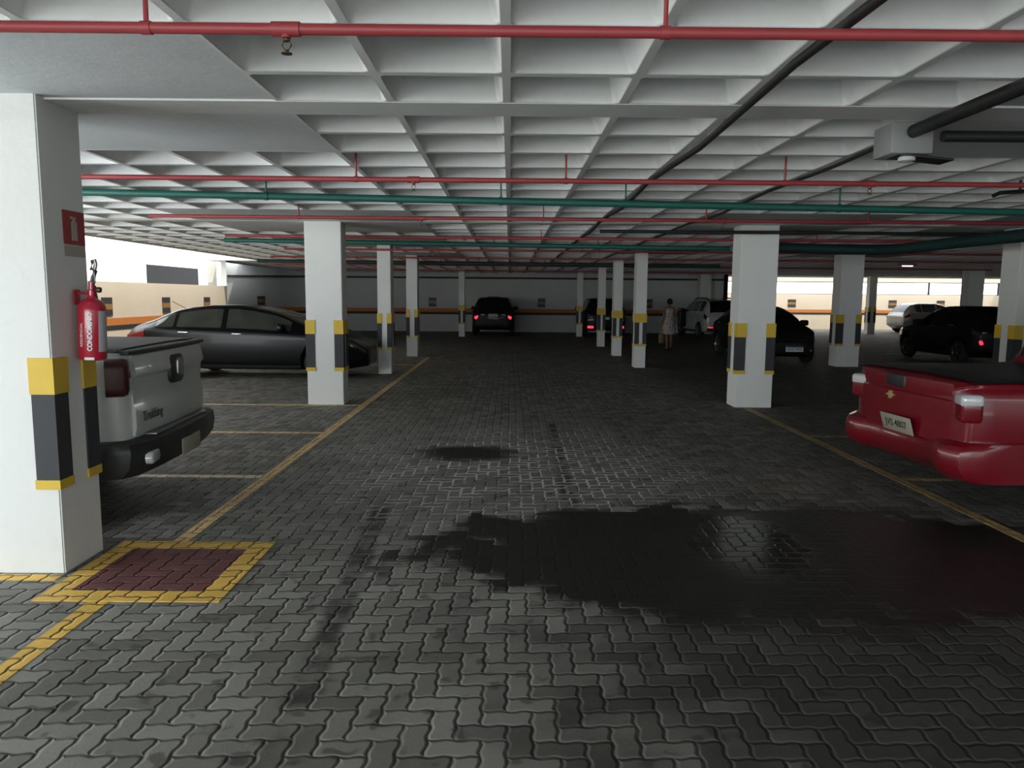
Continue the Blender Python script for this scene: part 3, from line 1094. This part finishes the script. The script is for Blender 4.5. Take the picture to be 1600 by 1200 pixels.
def lin(a, b, n):
    return [a + (b - a) * i / n for i in range(n + 1)]


def cut_arches(bm, L, hw, wheels, r):
    me = bpy.data.meshes.new('tmp_body')
    for f in bm.faces:
        f.smooth = True
    bm.to_mesh(me)
    bm.free()
    ob = bpy.data.objects.new('tmp_body', me)
    COL.objects.link(ob)
    cb = bmesh.new()
    for x in wheels:
        for sd in (-1, 1):
            lathe(cb, [(r, -.17), (r, .17)], 28, Matrix.Translation((x, sd * (hw - .08), r * .93)) @ Matrix.Rotation(PI / 2, 4, 'X'))
    cm = bpy.data.meshes.new('tmp_cut')
    bmesh.ops.recalc_face_normals(cb, faces=cb.faces[:])
    cb.to_mesh(cm)
    cb.free()
    co = bpy.data.objects.new('tmp_cut', cm)
    COL.objects.link(co)
    md = ob.modifiers.new('b', 'BOOLEAN')
    md.operation, md.solver, md.object = 'DIFFERENCE', 'EXACT', co
    dg = bpy.context.evaluated_depsgraph_get()
    out = bpy.data.meshes.new_from_object(ob.evaluated_get(dg))
    bpy.data.objects.remove(ob)
    bpy.data.objects.remove(co)
    return out


def wheel_parts(root, x, y, r, w, sd):
    bm = bmesh.new()
    mt = Matrix.Translation((x, y, r)) @ Matrix.Rotation(PI / 2 * -sd, 4, 'X')
    prof = [(r * .64, -w / 2), (r * .9, -w / 2), (r * .98, -w * .38), (r, -w * .2), (r, w * .2), (r * .98, w * .38), (r * .9, w / 2), (r * .66, w / 2), (r * .62, w * .3)]
    lathe(bm, prof, 30, mt)
    wh = bm_obj('wheel', bm, M['rubber'], root, 40)
    bm = bmesh.new()
    lathe(bm, [(r * .645, w * .30), (r * .655, w * .5), (r * .60, w * .49), (r * .57, w * .30)], 30, mt)
    lathe(bm, [(r * .12, w * .3), (r * .15, w * .46), (r * .05, w * .48)], 16, mt)
    for k in range(5):
        a = 2 * PI * k / 5
        v = box(bm, (r * .08, -r * .075, w * .34), (r * .62, r * .075, w * .44))
        bmesh.ops.transform(bm, matrix=mt @ Matrix.Rotation(a, 4, 'Z'), verts=v)
    bm_obj('rim', bm, M['rim'], wh, 40)


def build_car(name, label, cat, sp, paint, centre, heading, group=None):
    """local frame: +X forward, origin on the ground under the middle"""
    L = sp['L']
    root = tag(empty(name, (centre[0], centre[1], 0), heading), label, cat, group)
    off = Matrix.Translation((-L / 2, 0, 0))
    sh = Shell(sp)
    bm = bmesh.new()
    sh.mesh(bm, sp['wheels'], sp['wr'])
    me = cut_arches(bm, L, sp['W'] / 2, sp['wheels'], sp['wr'] + .055)
    me.transform(off)
    me.materials.clear()
    link('body', me, paint, root)

    def part(nm, bm, mat, parent=root, smooth=40):
        bmesh.ops.transform(bm, matrix=off, verts=bm.verts[:])
        return bm_obj(nm, bm, mat, parent, smooth)
    gl = sp.get('glass', M['glass_dark'])
    a, b = sp['windshield']
    part('windshield', sh.top_patch(lin(a, b, 14), lambda x: 6.35), gl)
    a, b = sp['rear_glass']
    part('rear_window', sh.top_patch(lin(a, b, 14), lambda x: 6.4), gl)
    for sd in (-1, 1):
        for a, b in sp['windows']:
            part('side_window', sh.patch(lin(a, b, 12), lambda x: (5.10, 5.93), sd), gl)
        # door seams with handles
        for x in sp['handles']:
            s = sp.get('hs', 4.35)
            y, z = sh.pt(x, s)
            part('door_handle', rbox((.20, .025, .028), .01, 2, T(x, sd * (y + .012), z)), sp.get('handle_mat', M['chrome']))
        # mirrors
        x = sp['mirror']
        y, z = sh.pt(x, 5.1)
        mr = part('mirror', rbox((.14, .22, .15), .05, 4, T(x, sd * (y + .10), z + .07)), sp.get('mirror_mat', paint))
        # sill trim
        part('sill', sh.patch(lin(sp['wheels'][0] + sp['wr'] + .06, sp['wheels'][1] - sp['wr'] - .06, 8), lambda x: (1.1, 2.1), sd, .008), M['trim'])
        for x in sp['wheels']:
            wheel_parts(root, x - L / 2, sd * (sp['W'] / 2 - .115), sp['wr'], .20, sd)
        # lamps as patches wrapping round the corners
        tl = sp['tail']
        t_ = part('tail_light', sh.patch(lin(0.0, tl[0], 8), lambda x: (tl[1], tl[2]), sd, .010), sp.get('tail_mat', M['tail_red']))
        hl = sp['head']
        part('headlight', sh.patch(lin(L - hl[0], L, 8), lambda x: (hl[1], hl[2]), sd, .010), sp.get('head_mat', M['lens_clear']))
    for e in sp.get('extra', ()):
        bmx = rbox(e['size'], e.get('bev', .012), 3, T(*e['at'], *e.get('rot', ())))
        part(e['name'], bmx, e['mat'])
    return root, sh, off, part


def number_plate(root, x, y, z, face, txt, mat, w=.40, h=.13, tilt=0.0, rz=0.0, band=False, tsize=.085):
    """face=-1 looks to -X (rear), +1 to +X (front), in the vehicle's frame"""
    base = Matrix.Translation((x, y, z)) @ Matrix.Rotation(rz, 4, 'Z') @ Matrix.Rotation(PI / 2 * face, 4, 'Z') @ Matrix.Rotation(PI / 2 - tilt, 4, 'X')
    bm = rbox((w, h, .012), .005, 2, base)
    p = bm_obj('licence_plate', bm, mat, root, 40)
    if band:
        bm = rbox((w * .98, h * .24, .002), .0008, 1, base @ Matrix.Translation((0, h * .37, .0075)))
        bm_obj('blue_band', bm, M['plate_blue'], p)
    if txt:
        text('lettering', txt, tsize, M['letter_black'], p, base @ Matrix.Translation((0, -.012 if band else 0, .0065)), .001, .0008)
    return p


SEDAN = dict(L=4.7, W=1.78, wr=.32, wheels=(1.15, 3.85),
             top=[(0, .90), (.05, .985), (.45, 1.13), (1.05, 1.36), (1.7, 1.445), (2.1, 1.45), (2.9, 1.335), (3.65, 1.05), (3.95, .985), (4.4, .84), (4.7, .64)],
             belt=[(0, .84), (.6, .98), (1.6, .965), (3.4, .90), (4.1, .84), (4.5, .72), (4.7, .56)],
             bot=[(0, .34), (.5, .20), (4.2, .18), (4.7, .24)],
             hw=[(0, .66), (.25, .80), (.9, .875), (3.7, .885), (4.3, .80), (4.7, .55)],
             tw=[(0, .56), (.5, .62), (1.2, .58), (2.0, .60), (2.8, .62), (3.6, .72), (4.1, .72), (4.7, .42)],
             windshield=(2.55, 3.60), rear_glass=(.32, 1.22), windows=((.62, .98), (1.05, 1.92), (2.02, 3.28)), handles=(1.2, 2.25), mirror=3.12,
             tail=(.42, 3.6, 4.7), head=(.62, 3.3, 4.6))
SUV = dict(L=4.2, W=1.80, wr=.345, wheels=(.82, 3.38),
           top=[(0, .98), (.04, 1.04), (.14, 1.30), (.26, 1.50), (.5, 1.585), (1.2, 1.62), (2.1, 1.60), (2.6, 1.50), (3.15, 1.14), (3.4, 1.06), (3.95, .96), (4.2, .76)],
           belt=[(0, .90), (.3, 1.08), (1.5, 1.06), (3.0, 1.02), (3.6, .95), (4.0, .85), (4.2, .66)],
           bot=[(0, .36), (.4, .26), (3.8, .24), (4.2, .32)],
           hw=[(0, .78), (.2, .86), (.8, .89), (3.4, .89), (3.95, .82), (4.2, .66)],
           tw=[(0, .68), (.3, .64), (1.0, .64), (2.4, .64), (3.1, .74), (3.6, .76), (4.2, .5)],
           windshield=(2.45, 3.10), rear_glass=(.06, .34), windows=((.42, .95), (1.05, 1.80), (1.90, 2.78)), handles=(1.2, 2.1), mirror=2.75,
           tail=(.16, 3.5, 4.9), head=(.45, 3.4, 4.6))
HATCH = dict(L=3.95, W=1.70, wr=.31, wheels=(.70, 3.18),
             top=[(0, .92), (.05, 1.0), (.22, 1.22), (.5, 1.42), (.95, 1.50), (1.7, 1.50), (2.2, 1.40), (2.95, 1.04), (3.2, .97), (3.7, .85), (3.95, .64)],
             belt=[(0, .84), (.4, 1.02), (1.5, .99), (2.8, .92), (3.4, .86), (3.75, .74), (3.95, .56)],
             bot=[(0, .34), (.4, .20), (3.5, .19), (3.95, .26)],
             hw=[(0, .70), (.2, .79), (.8, .85), (3.2, .85), (3.7, .76), (3.95, .55)],
             tw=[(0, .58), (.5, .56), (1.0, .58), (2.2, .60), (2.9, .70), (3.4, .70), (3.95, .42)],
             windshield=(2.05, 2.92), rear_glass=(.08, .50), windows=((.55, .85), (.92, 1.62), (1.72, 2.62)), handles=(1.0, 1.85), mirror=2.55,
             tail=(.22, 3.6, 4.95), head=(.55, 3.3, 4.6))

# dark sedan seen from its side, nose toward the lane
s1 = dict(SEDAN); s1['hs'] = 3.85; s1['glass'] = M['glass_tint']; s1['head_mat'] = M['glass_tint']; s1['head'] = (.42, 3.6, 4.5)
root, sh, off, part = build_car('sedan', 'dark graphite sedan parked side-on behind the second pillar', 'car', s1, M['car_dark'], (-5.22, 15.36), 0.0)
bm = bmesh.new()
tube(bm, [(.95, .0, 1.33), (.62, .0, 1.50)], .006, 6)
part('antenna', bm, M['black'])
number_plate(root, 2.40, 0, .46, 1, '', M['plate_grey'], .40, .13)
for sd in (-1, 1):
    part('fog_light', rbox((.05, .16, .06), .02, 3, T(4.55, sd * .52, .42, sd * -.5)), M['chrome'])

# black car by the far wall
s2 = dict(SUV); s2['tail_mat'] = M['tail_dark']
root, sh, off, part = build_car('suv', 'black car parked nose in at the far wall with red lamps glowing', 'car', s2, M['car_black'], (-0.70, 32.85), PI / 2)
for sd in (-1, 1):
    part('red_lamp', rbox((.05, .22, .13), .03, 3, T(-.02, sd * .66, .80, 0, 0, sd * -.4)), M['tail_glow'])
    part('reversing_light', rbox((.04, .18, .06), .02, 3, T(-.035, sd * .42, .90)), M['lens_clear'])
number_plate(root, -2.165, 0, .88, -1, '', M['plate_grey'], .40, .13)
part('roof_rack', rbox((.9, .5, .05), .02, 2, T(1.2, 0, 1.62)), M['black'])

# dark car right of it
s3 = dict(SUV); s3['tail_mat'] = M['tail_dark']
root, sh, off, part = build_car('suv', 'dark car behind the close row of slim pillars with a bright white plate', 'car', s3, M['car_black'], (3.98, 33.0), PI / 2)
for sd in (-1, 1):
    part('reflector', rbox((.05, .26, .11), .03, 3, T(-.03, sd * .63, .42)), M['tail_glow'])
    part('reversing_light', rbox((.05, .26, .07), .02, 3, T(-.03, sd * .62, .72)), M['lens_clear'])
    part('brake_light', rbox((.05, .16, .14), .03, 3, T(-.01, sd * .68, .90)), M['tail_dark'])
number_plate(root, -2.17, .05, .80, -1, '', M['plate_white'], .40, .13, band=True)

# white SUV with roof rails
s4 = dict(SUV); s4['tail_mat'] = M['tail_dark']; s4['mirror_mat'] = M['black']
root, sh, off, part = build_car('suv', 'white SUV with black roof rails parked behind the woman', 'car', s4, M['car_white'], (8.55, 32.0), PI / 2 + .06)
for sd in (-1, 1):
    bm = bmesh.new()
    tube(bm, [(.45, sd * .58, 1.57), (.6, sd * .58, 1.645), (1.9, sd * .58, 1.66), (2.2, sd * .58, 1.60)], .025, 8)
    part('roof_rail', bm, M['black'])
    part('reversing_light', rbox((.05, .16, .20), .05, 3, T(-.03, sd * .60, .78)), M['lens_clear'])
    part('reflector', rbox((.05, .26, .09), .03, 3, T(-.04, sd * .60, .45)), M['tail_glow'])
part('bumper', rbox((.16, 1.5, .16), .06, 3, T(0, 0, .40)), M['trim'])

# black sedan facing the viewer
s5 = dict(SEDAN)
for kx in ('top', 'belt', 'bot', 'hw', 'tw', 'windows'):
    s5[kx] = [tuple((v * .9 if (q == 0 or kx == 'windows') else v) for q, v in enumerate(p)) for p in SEDAN[kx]]
s5['L'] = 4.23; s5['head_mat'] = M['glass_tint']
s5['wheels'], s5['windshield'], s5['rear_glass'], s5['handles'], s5['mirror'] = (.92, 3.42), (2.3, 3.24), (.29, 1.1), (1.1, 2.0), 2.8
root, sh, off, part = build_car('sedan', 'black sedan facing the lane with a white plate, half behind the right pillar', 'car', s5, M['car_black'], (6.96, 20.62), -PI / 2)
number_plate(root, 2.18, .14, .415, 1, 'QNX 7H25', M['plate_white'], .44, .15, band=True, tsize=.075)
bm = rbox((.04, .9, .14), .02, 2, T(4.23, 0, .58))
part('grille', bm, M['trim'])
for sd in (-1, 1):
    part('fog_light', rbox((.04, .12, .05), .02, 3, T(4.14, sd * .58, .36, sd * -.5)), M['rim'])

# silver car at the far right
root, sh, off, part = build_car('hatchback', 'silver car parked below the bright strip window', 'car', HATCH, M['car_silver'], (21.3, 37.6), .15)

# dark hatchback at right
s6 = dict(HATCH); s6['tail_mat'] = M['tail_dark']; s6['head_mat'] = M['glass_tint']
root, sh, off, part = build_car('hatchback', 'black hatchback with one red lamp glowing, beyond the red pickup', 'car', s6, M['car_black'], (12.42, 20.45), math.radians(90))
for sd in (-1, 1):
    part('reflector', rbox((.06, .30, .12), .03, 3, T(.02, sd * .60, .60, sd * .6, .3)), M['tail_glow'])
    part('reversing_light', rbox((.05, .14, .07), .02, 3, T(-.01, sd * .58, .84)), M['rim'])


# ------------------------------------------------------------------ pickups
def pickup_spec(W, zb, cab, L=4.8, w_end=.93):
    h = W / 2
    return dict(L=L, W=W, wr=.34, wheels=(1.0, 3.75),
                top=[(0, zb - .01), (.05, zb), (1.35, zb + .01), (1.42, zb + .03), (1.62, cab - .05), (1.95, cab), (2.7, cab - .01), (3.0, cab - .10), (3.6, zb + .06), (3.85, zb - .05), (4.5, zb - .18), (L, zb - .40)],
                belt=[(0, zb - .06), (1.3, zb - .06), (3.4, zb - .05), (4.1, zb - .14), (4.5, zb - .26), (L, zb - .45)],
                bot=[(0, .46), (.5, .36), (4.3, .28), (L, .34)],
                hw=[(0, h * w_end), (.14, h * .975), (.5, h), (4.1, h), (4.5, h * .9), (L, h * .65)],
                tw=[(0, h * .90), (.3, h * .93), (1.35, h * .93), (1.6, h * .74), (2.8, h * .74), (3.6, h * .85), (4.3, h * .82), (L, h * .5)],
                windshield=(2.98, 3.55), rear_glass=(1.46, 1.66), windows=((1.80, 2.2), (2.28, 3.25)), handles=(2.45,), mirror=3.1,
                tail=(.02, 3.9, 4.0), head=(.5, 3.3, 4.6))


def prism_y(bm, prof, ys):
    """sweep an (x, z) profile across y; ys = [(y, dx)]"""
    rows = [[bm.verts.new((x + dx, y, z)) for x, z in prof] for y, dx in ys]
    n = len(prof)
    for a, b in zip(rows, rows[1:]):
        for k in range(n):
            bm.faces.new((a[k], a[(k + 1) % n], b[(k + 1) % n], b[k]))
    bm.faces.new(rows[0][::-1])
    bm.faces.new(rows[-1])


# white pickup: nose to -X, so its own left side (+Y local) is nearest the viewer
spw = pickup_spec(1.74, 1.27, 1.70, 4.9)
root, sh, off, part = build_car('pickup_truck', 'white pickup with a black bumper parked behind the front pillar', 'pickup', spw, M['car_white'], (-5.16, 5.62), PI + math.radians(4.5))
part('bed_cover', sh.top_patch(lin(.02, 1.38, 6), lambda x: 6.0, .012), M['black'])
bm = bmesh.new()
ys = [(-.70, .022), (-.5, .006), (-.2, -.004), (0, -.006), (.2, -.004), (.5, .006), (.70, .022)]
prism_y(bm, [(.03, 1.245), (-.055, 1.245), (-.075, 1.225), (-.085, 1.16), (-.098, 1.105), (-.096, 1.085), (-.072, 1.06), (-.066, .95), (-.068, .88), (-.082, .84), (-.082, .72), (-.07, .66), (.03, .66)], ys)
tg = part('tailgate', bm, M['car_white'], smooth=30)
bm = bmesh.new()
prism_y(bm, [(-.01, 1.262), (-.07, 1.262), (-.082, 1.25), (-.082, 1.232), (-.01, 1.232)], [(y * 1.1, d) for y, d in ys])
part('tailgate_cap', bm, M['black'])
hd = part('handle_recess', rrect(.27, .22, .07, .03, T(-.090, .0, 1.075)), M['trim'], tg)
part('handle', rrect(.10, .14, .025, .03, T(-.105, -.03, 1.085)), M['rim'], tg)
for sd in (-1, 1):
    tlm = part('tail_lamp', rrect(.38, .25, .06, .14, T(.025 if sd > 0 else .075, sd * (.755 if sd > 0 else .70), 1.085, sd * (.36 if sd > 0 else .1))), M['tail_dark'])
    part('lamp_bulb', rbox((.02, .10, .05), .02, 3, T(-.040 if sd > 0 else .008, sd * (.735 if sd > 0 else .69), 1.10, sd * (.36 if sd > 0 else .1))), M['tail_red'], tlm)
text('lettering', 'Trekking', .10, M['letter_grey'], tg, off @ Matrix.Translation((-.0835, .46, .785)) @ Matrix.Rotation(-PI / 2, 4, 'Z') @ Matrix.Rotation(PI / 2, 4, 'X'), .002, .001)
bm = bmesh.new()
prism_y(bm, [(.06, .645), (-.13, .645), (-.165, .625), (-.175, .56), (-.16, .46), (-.11, .39), (.06, .39)],
        [(-.89, .20), (-.85, .10), (-.74, .035), (-.4, .0), (0, -.012), (.4, .0), (.74, .035), (.85, .10), (.89, .20)])
bp = part('bumper', bm, M['trim'], smooth=35)
part('step_pad', rbox((.10, 1.1, .012), .004, 2, T(-.085, 0, .650)), M['rim'], bp)
number_plate(root, -4.9 / 2 - .178, -.02, .475, -1, '', M['plate_grey'], .40, .13)
part('bumper_lamp', rrect(.20, .085, .04, .05, T(-.145, .66, .51, .10)), M['lens_clear'], bp)

# red pickup: nose to +X; its right side (-Y local) is nearest the viewer
spr_ = pickup_spec(1.70, 1.06, 1.58, 4.5)
spr_['wheels'] = (.98, 3.55)
spr_['bot'] = [(0, .36), (.5, .30), (4.1, .24), (4.5, .30)]
spr_['top'] = [(0, 1.04), (.05, 1.055), (1.35, 1.07), (1.42, 1.10), (1.6, 1.52), (1.9, 1.58), (2.6, 1.57), (2.9, 1.46), (3.45, 1.10), (3.7, 1.0), (4.2, .88), (4.5, .66)]
spr_['belt'] = [(0, .99), (1.3, 1.0), (3.3, 1.0), (3.9, .90), (4.25, .76), (4.5, .58)]
spr_['hw'] = [(0, .79), (.14, .83), (.5, .85), (3.8, .85), (4.2, .77), (4.5, .55)]
spr_['tw'] = [(0, .765), (.3, .79), (1.35, .79), (1.6, .63), (2.7, .63), (3.4, .72), (4.0, .70), (4.5, .42)]
spr_['windshield'] = (2.88, 3.40)
root, sh, off, part = build_car('pickup_truck', 'glossy red pickup backed toward the lane at the right edge', 'pickup', spr_, M['car_red'], (5.62, 6.33), math.radians(3.5))
part('bed_cover', sh.top_patch(lin(.02, 1.38, 6), lambda x: 6.0, .014), M['black'])
bm = bmesh.new()
ys = [(-.62, .02), (-.4, .004), (0, -.006), (.4, .004), (.62, .02)]
prism_y(bm, [(.03, 1.035), (-.045, 1.035), (-.065, 1.02), (-.070, .96), (-.062, .90), (-.080, .885), (-.082, .80), (-.07, .62), (-.07, .56), (.03, .56)], ys)
tg = part('tailgate', bm, M['car_red'], smooth=30)
part('handle_recess', rbox((.03, .27, .11), .018, 3, T(-.072, .08, .975)), M['trim'], tg)
bm = bmesh.new()
q = [(-.085, .0), (-.03, .014), (-.02, .036), (.03, .036), (.02, .014), (.085, .0), (.03, -.014), (.02, -.036), (-.03, -.036), (-.02, -.014)]
lo = [bm.verts.new((-.080, .13 - a, .845 + b)) for a, b in q]
hi = [bm.verts.new((-.094, .13 - a * .9, .845 + b * .9)) for a, b in q]
bm.faces.new(hi)
for k in range(10):
    bm.faces.new((lo[k], lo[(k + 1) % 10], hi[(k + 1) % 10], hi[k]))
part('badge', bm, M['gold'], tg)
for sd in (-1, 1):
    tl = part('tail_lamp', rbox((.15, .22, .21), .03, 4, T(.01, sd * (.725 if sd < 0 else .69), .855, sd * .35)), M['tail_red'])
    part('clear_lens', rbox((.156, .226, .095), .03, 4, T(.008, sd * (.725 if sd < 0 else .69), .915, sd * .35)), M['lens_clear'], tl)
bm = bmesh.new()
prism_y(bm, [(.08, .60), (-.06, .60), (-.13, .57), (-.16, .52), (-.16, .42), (-.12, .34), (-.05, .30), (.08, .30)],
        [(-.875, .36), (-.87, .18), (-.82, .06), (-.70, .0), (-.55, .03), (-.45, .085), (0, .08), (.45, .085), (.55, .03), (.70, .0), (.82, .06), (.87, .18), (.875, .36)])
bp = part('bumper', bm, M['car_red'], smooth=35)
number_plate(root, -4.5 / 2 - .115, -.03, .62, -1, 'JVS 4807', M['plate_grey'], .43, .15, tilt=-.3)
for sd in (-1, 1):
    bm = bmesh.new()
    tube(bm, [(.98 + .42 * math.cos(t), sd * .853, .33 + .40 * math.sin(t)) for t in lin(.1, PI - .1, 14)], .016, 8)
    part('wheel_arch_lip', bm, M['car_red'])

# ------------------------------------------------------------------ person beside the white SUV
pr = tag(empty('person', (5.12, 23.9, 0), math.radians(15)), 'woman in a white dotted dress walking with a black bag beside the white SUV', 'person')


def skin_mesh(name, verts, edges, radii, root_i, mat, parent, sub=2):
    me = bpy.data.meshes.new(name)
    me.from_pydata(verts, edges, [])
    ob = bpy.data.objects.new(name, me)
    COL.objects.link(ob)
    md = ob.modifiers.new('s', 'SKIN')
    md.use_smooth_shade = True
    for i, r in enumerate(radii):
        sv = me.skin_vertices[0].data[i]
        sv.radius = (r, r) if not isinstance(r, tuple) else r
        sv.use_root = (i == root_i)
    ss = ob.modifiers.new('d', 'SUBSURF')
    ss.levels = ss.render_levels = sub
    dg = bpy.context.evaluated_depsgraph_get()
    out = bpy.data.meshes.new_from_object(ob.evaluated_get(dg))
    bpy.data.objects.remove(ob)
    out.materials.clear()
    for p in out.polygons:
        p.use_smooth = True
    return link(name, out, mat, parent)


V, E, R_ = [], [], []


def add(p, r, par=None):
    V.append(p); R_.append(r)
    if par is not None:
        E.append((par, len(V) - 1))
    return len(V) - 1


# facing +Y (away, toward the parked cars)
pel = add((0, 0, .86), (.145, .10))
wai = add((0, .005, 1.02), (.115, .085), pel)
che = add((0, .0, 1.20), (.135, .095), wai)
sho = add((0, -.005, 1.31), (.10, .07), che)
nec = add((0, .0, 1.37), .048, sho)
nk2 = add((0, .012, 1.41), .046, nec)
hd1 = add((0, .02, 1.46), (.066, .078), nk2)
hd2 = add((0, .015, 1.535), (.072, .086), hd1)
hands = []
for sd in (-1, 1):
    h = add((sd * .09, 0, .78), .088, pel)
    kn = add((sd * .085, .03 * sd, .45), .058, h)
    cf = add((sd * .085, .03 * sd - .02, .30), .052, kn)
    an = add((sd * .085, .05 * sd - .02, .09), .034, cf)
    ft = add((sd * .085, .05 * sd, .045), .032, an)
    to = add((sd * .09, .05 * sd + .13, .03), .026, ft)
    s_ = add((sd * .165, 0, 1.305), .05, sho)
    el = add((sd * .215, -.03, 1.06), .038, s_)
    wr = add((sd * .235, .03, .85), .026, el)
    pa = add((sd * .238, .045, .79), (.016, .036), wr)
    hands.append((sd, pa))
    for q in range(4):
        y = .018 + q * .018
        a = add((sd * .238, y, .745), .0085, pa)
        add((sd * (.236 - .014), y + .002, .722 - (.006 if q in (1, 2) else 0)), .0075, a)
    t1 = add((sd * .228, .085, .79), .009, pa)
    add((sd * .222, .092, .76), .008, t1)
body = skin_mesh('body', V, E, R_, 0, M['skin'], pr)
# face
bm = bmesh.new()
lathe(bm, [(.004, -.012), (.012, -.004), (.010, .012), (.004, .030)], 8, T(0, .108, 1.50))
bm_obj('nose', bm, M['skin'], pr, 60)
for sd in (-1, 1):
    bm = bmesh.new()
    bmesh.ops.create_uvsphere(bm, u_segments=10, v_segments=8, radius=.011, matrix=T(sd * .03, .092, 1.525))
    bm_obj('eye', bm, M['letter_white'], pr, 60)
    bm = bmesh.new()
    bmesh.ops.create_uvsphere(bm, u_segments=10, v_segments=8, radius=.022, matrix=T(sd * .075, .01, 1.515) @ Matrix.Diagonal((.4, .8, 1.3, 1)))
    bm_obj('ear', bm, M['skin'], pr, 60)
bm = bmesh.new()
bmesh.ops.create_uvsphere(bm, u_segments=12, v_segments=8, radius=.022, matrix=T(0, .092, 1.462) @ Matrix.Diagonal((1, .4, .35, 1)))
bm_obj('mouth', bm, M['tail_dark'], pr, 60)
# hair: cap with a low bun
bm = bmesh.new()
bmesh.ops.create_icosphere(bm, subdivisions=3, radius=.098, matrix=T(0, .0, 1.535) @ Matrix.Diagonal((.94, 1.05, 1.03, 1)))
bmesh.ops.delete(bm, geom=[v for v in bm.verts if v.co.y > .055 and v.co.z < 1.575], context='VERTS')
bmesh.ops.create_icosphere(bm, subdivisions=2, radius=.05, matrix=T(0, -.10, 1.50))
bm_obj('hair', bm, M['hair'], pr, 60)
# dress
bm = bmesh.new()
rows = [(1.335, .115, .075), (1.29, .165, .098), (1.20, .155, .118), (1.10, .14, .105), (1.02, .135, .10), (.92, .165, .125), (.80, .19, .15), (.65, .205, .17), (.50, .215, .185)]
rg = []
for z, a, b in rows:
    fl = .012 if z < .9 else 0
    rg.append([bm.verts.new(((a + fl * math.sin(k * 5)) * math.cos(2 * PI * k / 40), (b + fl * math.cos(k * 4)) * math.sin(2 * PI * k / 40), z)) for k in range(40)])
for a, b in zip(rg, rg[1:]):
    for k in range(40):
        bm.faces.new((a[k], a[(k + 1) % 40], b[(k + 1) % 40], b[k]))
bm.faces.new(rg[0])
bm_obj('dress', bm, M['dress'], pr, 70)
for sd in (-1, 1):
    bm_obj('shoe', rbox((.075, .23, .035), .015, 3, T(sd * .087, .05 * sd + .045, .0185)), M['shoe'], pr, 40)

bb = tag(empty('handbag', (5.50, 23.97, .72), .5), 'large black bag hanging at the right side of the woman', 'bag')
bm_obj('bag_body', rbox((.30, .16, .52), .07, 5, T(.05, 0, .26)), M['bag_black'], bb, 50)
bm = bmesh.new()
tube(bm, [(-.06, 0, .48), (-.10, 0, .57), (-.14, -.01, .605), (-.10, -.01, .62), (.0, .0, .58), (.12, 0, .48)], .014, 8)
bm_obj('strap', bm, M['bag_black'], bb, 50)
yb = tag(empty("shopping_bag", (4.875, 23.86, .20), .25), 'small yellow bag hanging from the left hand of the woman', 'bag')
bm = bmesh.new()
for z0, w, d in ((0, .07, .045), (.03, .085, .055), (.25, .075, .04), (.32, .05, .02)):
    pass
bm_obj('bag_body', rbox((.17, .10, .33), .035, 4, T(0, 0, .165)), M['bag_yellow'], yb, 50)
bm = bmesh.new()
tube(bm, [(-.05, 0, .31), (-.035, .01, .42), (-.01, .02, .515), (.015, .01, .42), (.05, 0, .31)], .007, 8)
bm_obj('handle', bm, M['bag_yellow'], yb, 50)
